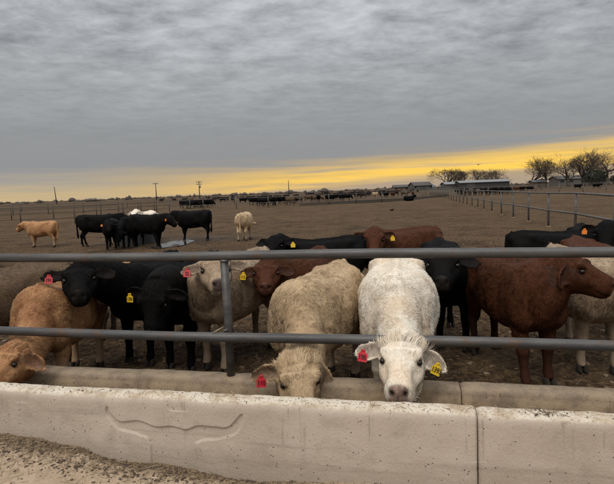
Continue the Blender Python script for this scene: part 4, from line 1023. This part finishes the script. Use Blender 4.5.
# ------------------------------------------------------------------ loose stuff on the ground
def clods(name, pts, sizes, mat, label, seed):
    rs = np.random.default_rng(seed); t = (1+5**.5)/2
    ico = np.array([(-1, t, 0), (1, t, 0), (-1, -t, 0), (1, -t, 0), (0, -1, t), (0, 1, t), (0, -1, -t), (0, 1, -t), (t, 0, -1), (t, 0, 1), (-t, 0, -1), (-t, 0, 1)])/1.9
    fc = np.array([(0, 11, 5), (0, 5, 1), (0, 1, 7), (0, 7, 10), (0, 10, 11), (1, 5, 9), (5, 11, 4), (11, 10, 2), (10, 7, 6), (7, 1, 8), (3, 9, 4), (3, 4, 2), (3, 2, 6), (3, 6, 8), (3, 8, 9), (4, 9, 5), (2, 4, 11), (6, 2, 10), (8, 6, 7), (9, 8, 1)])
    n = len(pts); j = rs.uniform(.6, 1.25, (n, 12, 1)); sc = np.asarray(sizes)[:, None, None]*np.stack([rs.uniform(.8, 1.5, n), rs.uniform(.7, 1.2, n), rs.uniform(.4, .8, n)], -1)[:, None, :]
    V = ico[None]*j*sc; a = rs.uniform(0, 6.28, n); c, s_ = np.cos(a)[:, None], np.sin(a)[:, None]
    V = np.stack([V[..., 0]*c-V[..., 1]*s_, V[..., 0]*s_+V[..., 1]*c, V[..., 2]], -1)+np.asarray(pts)[:, None, :]
    F = (fc[None]+12*np.arange(n)[:, None, None]).reshape(-1, 3)
    o = obj(name, mesh_np(name, V.reshape(-1, 3), F, mat, False)); tag(o, label, 'clods', kind='stuff'); return o
def pen_clods():
    rs = np.random.default_rng(3); n = 4600; y = 3.1+11*rs.random(n)**1.6; x = (rs.random(n)*2-1)*(1.2+.72*y)
    z = ground_height(x, y)+.003
    sz = .008+.022*rs.random(n)**2.2; h = n//2
    clods('manure_clods', np.stack([x, y, z], -1)[:h], sz[:h], M['clod'], 'dark manure clods strewn over the pen soil', 4)
    clods('dry_clods', np.stack([x, y, z], -1)[h:], sz[h:], M['dry'], 'pale dry clods strewn over the pen soil', 6)
pen_clods()
def straws(name, x, y, zf, lens, wid, mat, label, seed, rot=BUNK_A, org=BUNK_O):
    rs = np.random.default_rng(seed); n = len(x); a = rs.uniform(0, 6.28, n); tilt = rs.normal(0, .22, n)
    d = np.stack([np.cos(a)*np.cos(tilt), np.sin(a)*np.cos(tilt), np.sin(tilt)], -1); s_ = np.stack([-np.sin(a), np.cos(a), np.zeros(n)], -1); u_ = np.cross(d, s_)
    P = np.stack([x, y, zf], -1); h = lens[:, None]/2; w = wid[:, None]; b_ = rs.normal(0, .12, n)[:, None]*lens[:, None]
    sec = lambda c: [c+s_*w, c-s_*w*.5+u_*w, c-s_*w*.5-u_*w]
    V = np.stack(sec(P-d*h)+sec(P+s_*b_)+sec(P+d*h), 1).reshape(-1, 3)
    f = [(0, 1, 4, 3), (1, 2, 5, 4), (2, 0, 3, 5), (3, 4, 7, 6), (4, 5, 8, 7), (5, 3, 6, 8)]
    F = (np.array(f)[None]+9*np.arange(n)[:, None, None]).reshape(-1, 4)
    o = obj(name, mesh_np(name, V, F, mat, False), None, org, (0, 0, rot)); tag(o, label, 'straw', kind='stuff'); return o
def road_litter():
    rs = np.random.default_rng(8)
    n = 2200; x = rs.uniform(-3.2, 1.4, n); w = np.abs(rs.normal(0, .10, n))*(1+.4*vnoise(np.stack([x*3, x*0], -1), 25)); keep = rs.random(n) < (.25+.75*sstep(-x, -.5, .9))
    x, w = x[keep], w[keep]; y = -.715-w; z = road_height(x, y)+.006*rs.random(len(x))+.002
    straws('straw_litter', x, y, z, rs.uniform(.012, .07, len(x)), rs.uniform(.0006, .0015, len(x)), M['straw'], 'pale straw and chaff drifted along the foot of the bunk', 9)
    n = 1100; x = rs.uniform(-3.2, 1.4, n); y = -.74-rs.uniform(0, 1.0, n)**1.3; z = road_height(x, y)+.002
    straws('loose_straw', x, y, z, rs.uniform(.01, .09, n), rs.uniform(.0006, .0014, n), M['straw'], 'loose straws scattered over the sandy road dirt', 10)
    n = 4600; x = rs.uniform(-3.2, 1.6, n); w = np.abs(rs.normal(0, .085, n)); w = np.where(rs.random(n) < .09, rs.uniform(0, .7, n), w); keep = rs.random(n) < (.2+.8*sstep(-x, -.5, .9)); x, w = x[keep], w[keep]
    y = -.715-w; z = road_height(x, y); o = clods('dark_litter', np.stack([x, y, z], -1), .002+.009*rs.random(len(x))**3, M['clod'], 'dark manure crumbs along the foot of the bunk', 11)
    o.location = BUNK_O; o.rotation_euler = (0, 0, BUNK_A)
    # crumbs of feed on the bunk lip
    n = 300; x = rs.uniform(-3, 2.2, n); x[:90] = rs.normal(1.17, .05, 90); y = rs.uniform(-.675, -.60, n); z = np.full(n, .6045)
    o = clods('feed_crumbs', np.stack([x, y, z], -1), .001+.0038*rs.random(n)**2.5, M['clod'], 'dark crumbs of feed lying on the bunk lip', 12); o.location = BUNK_O; o.rotation_euler = (0, 0, BUNK_A)
    n = 160; x = rs.uniform(-3, 2.2, n); x[:30] = rs.normal(1.17, .06, 30); y = rs.uniform(-.68, -.60, n); z = np.full(n, .607)
    straws('lip_straw', x, y, z, rs.uniform(.01, .05, n), rs.uniform(.0007, .0015, n), M['straw'], 'short straws lying on the bunk lip', 13)
road_litter()
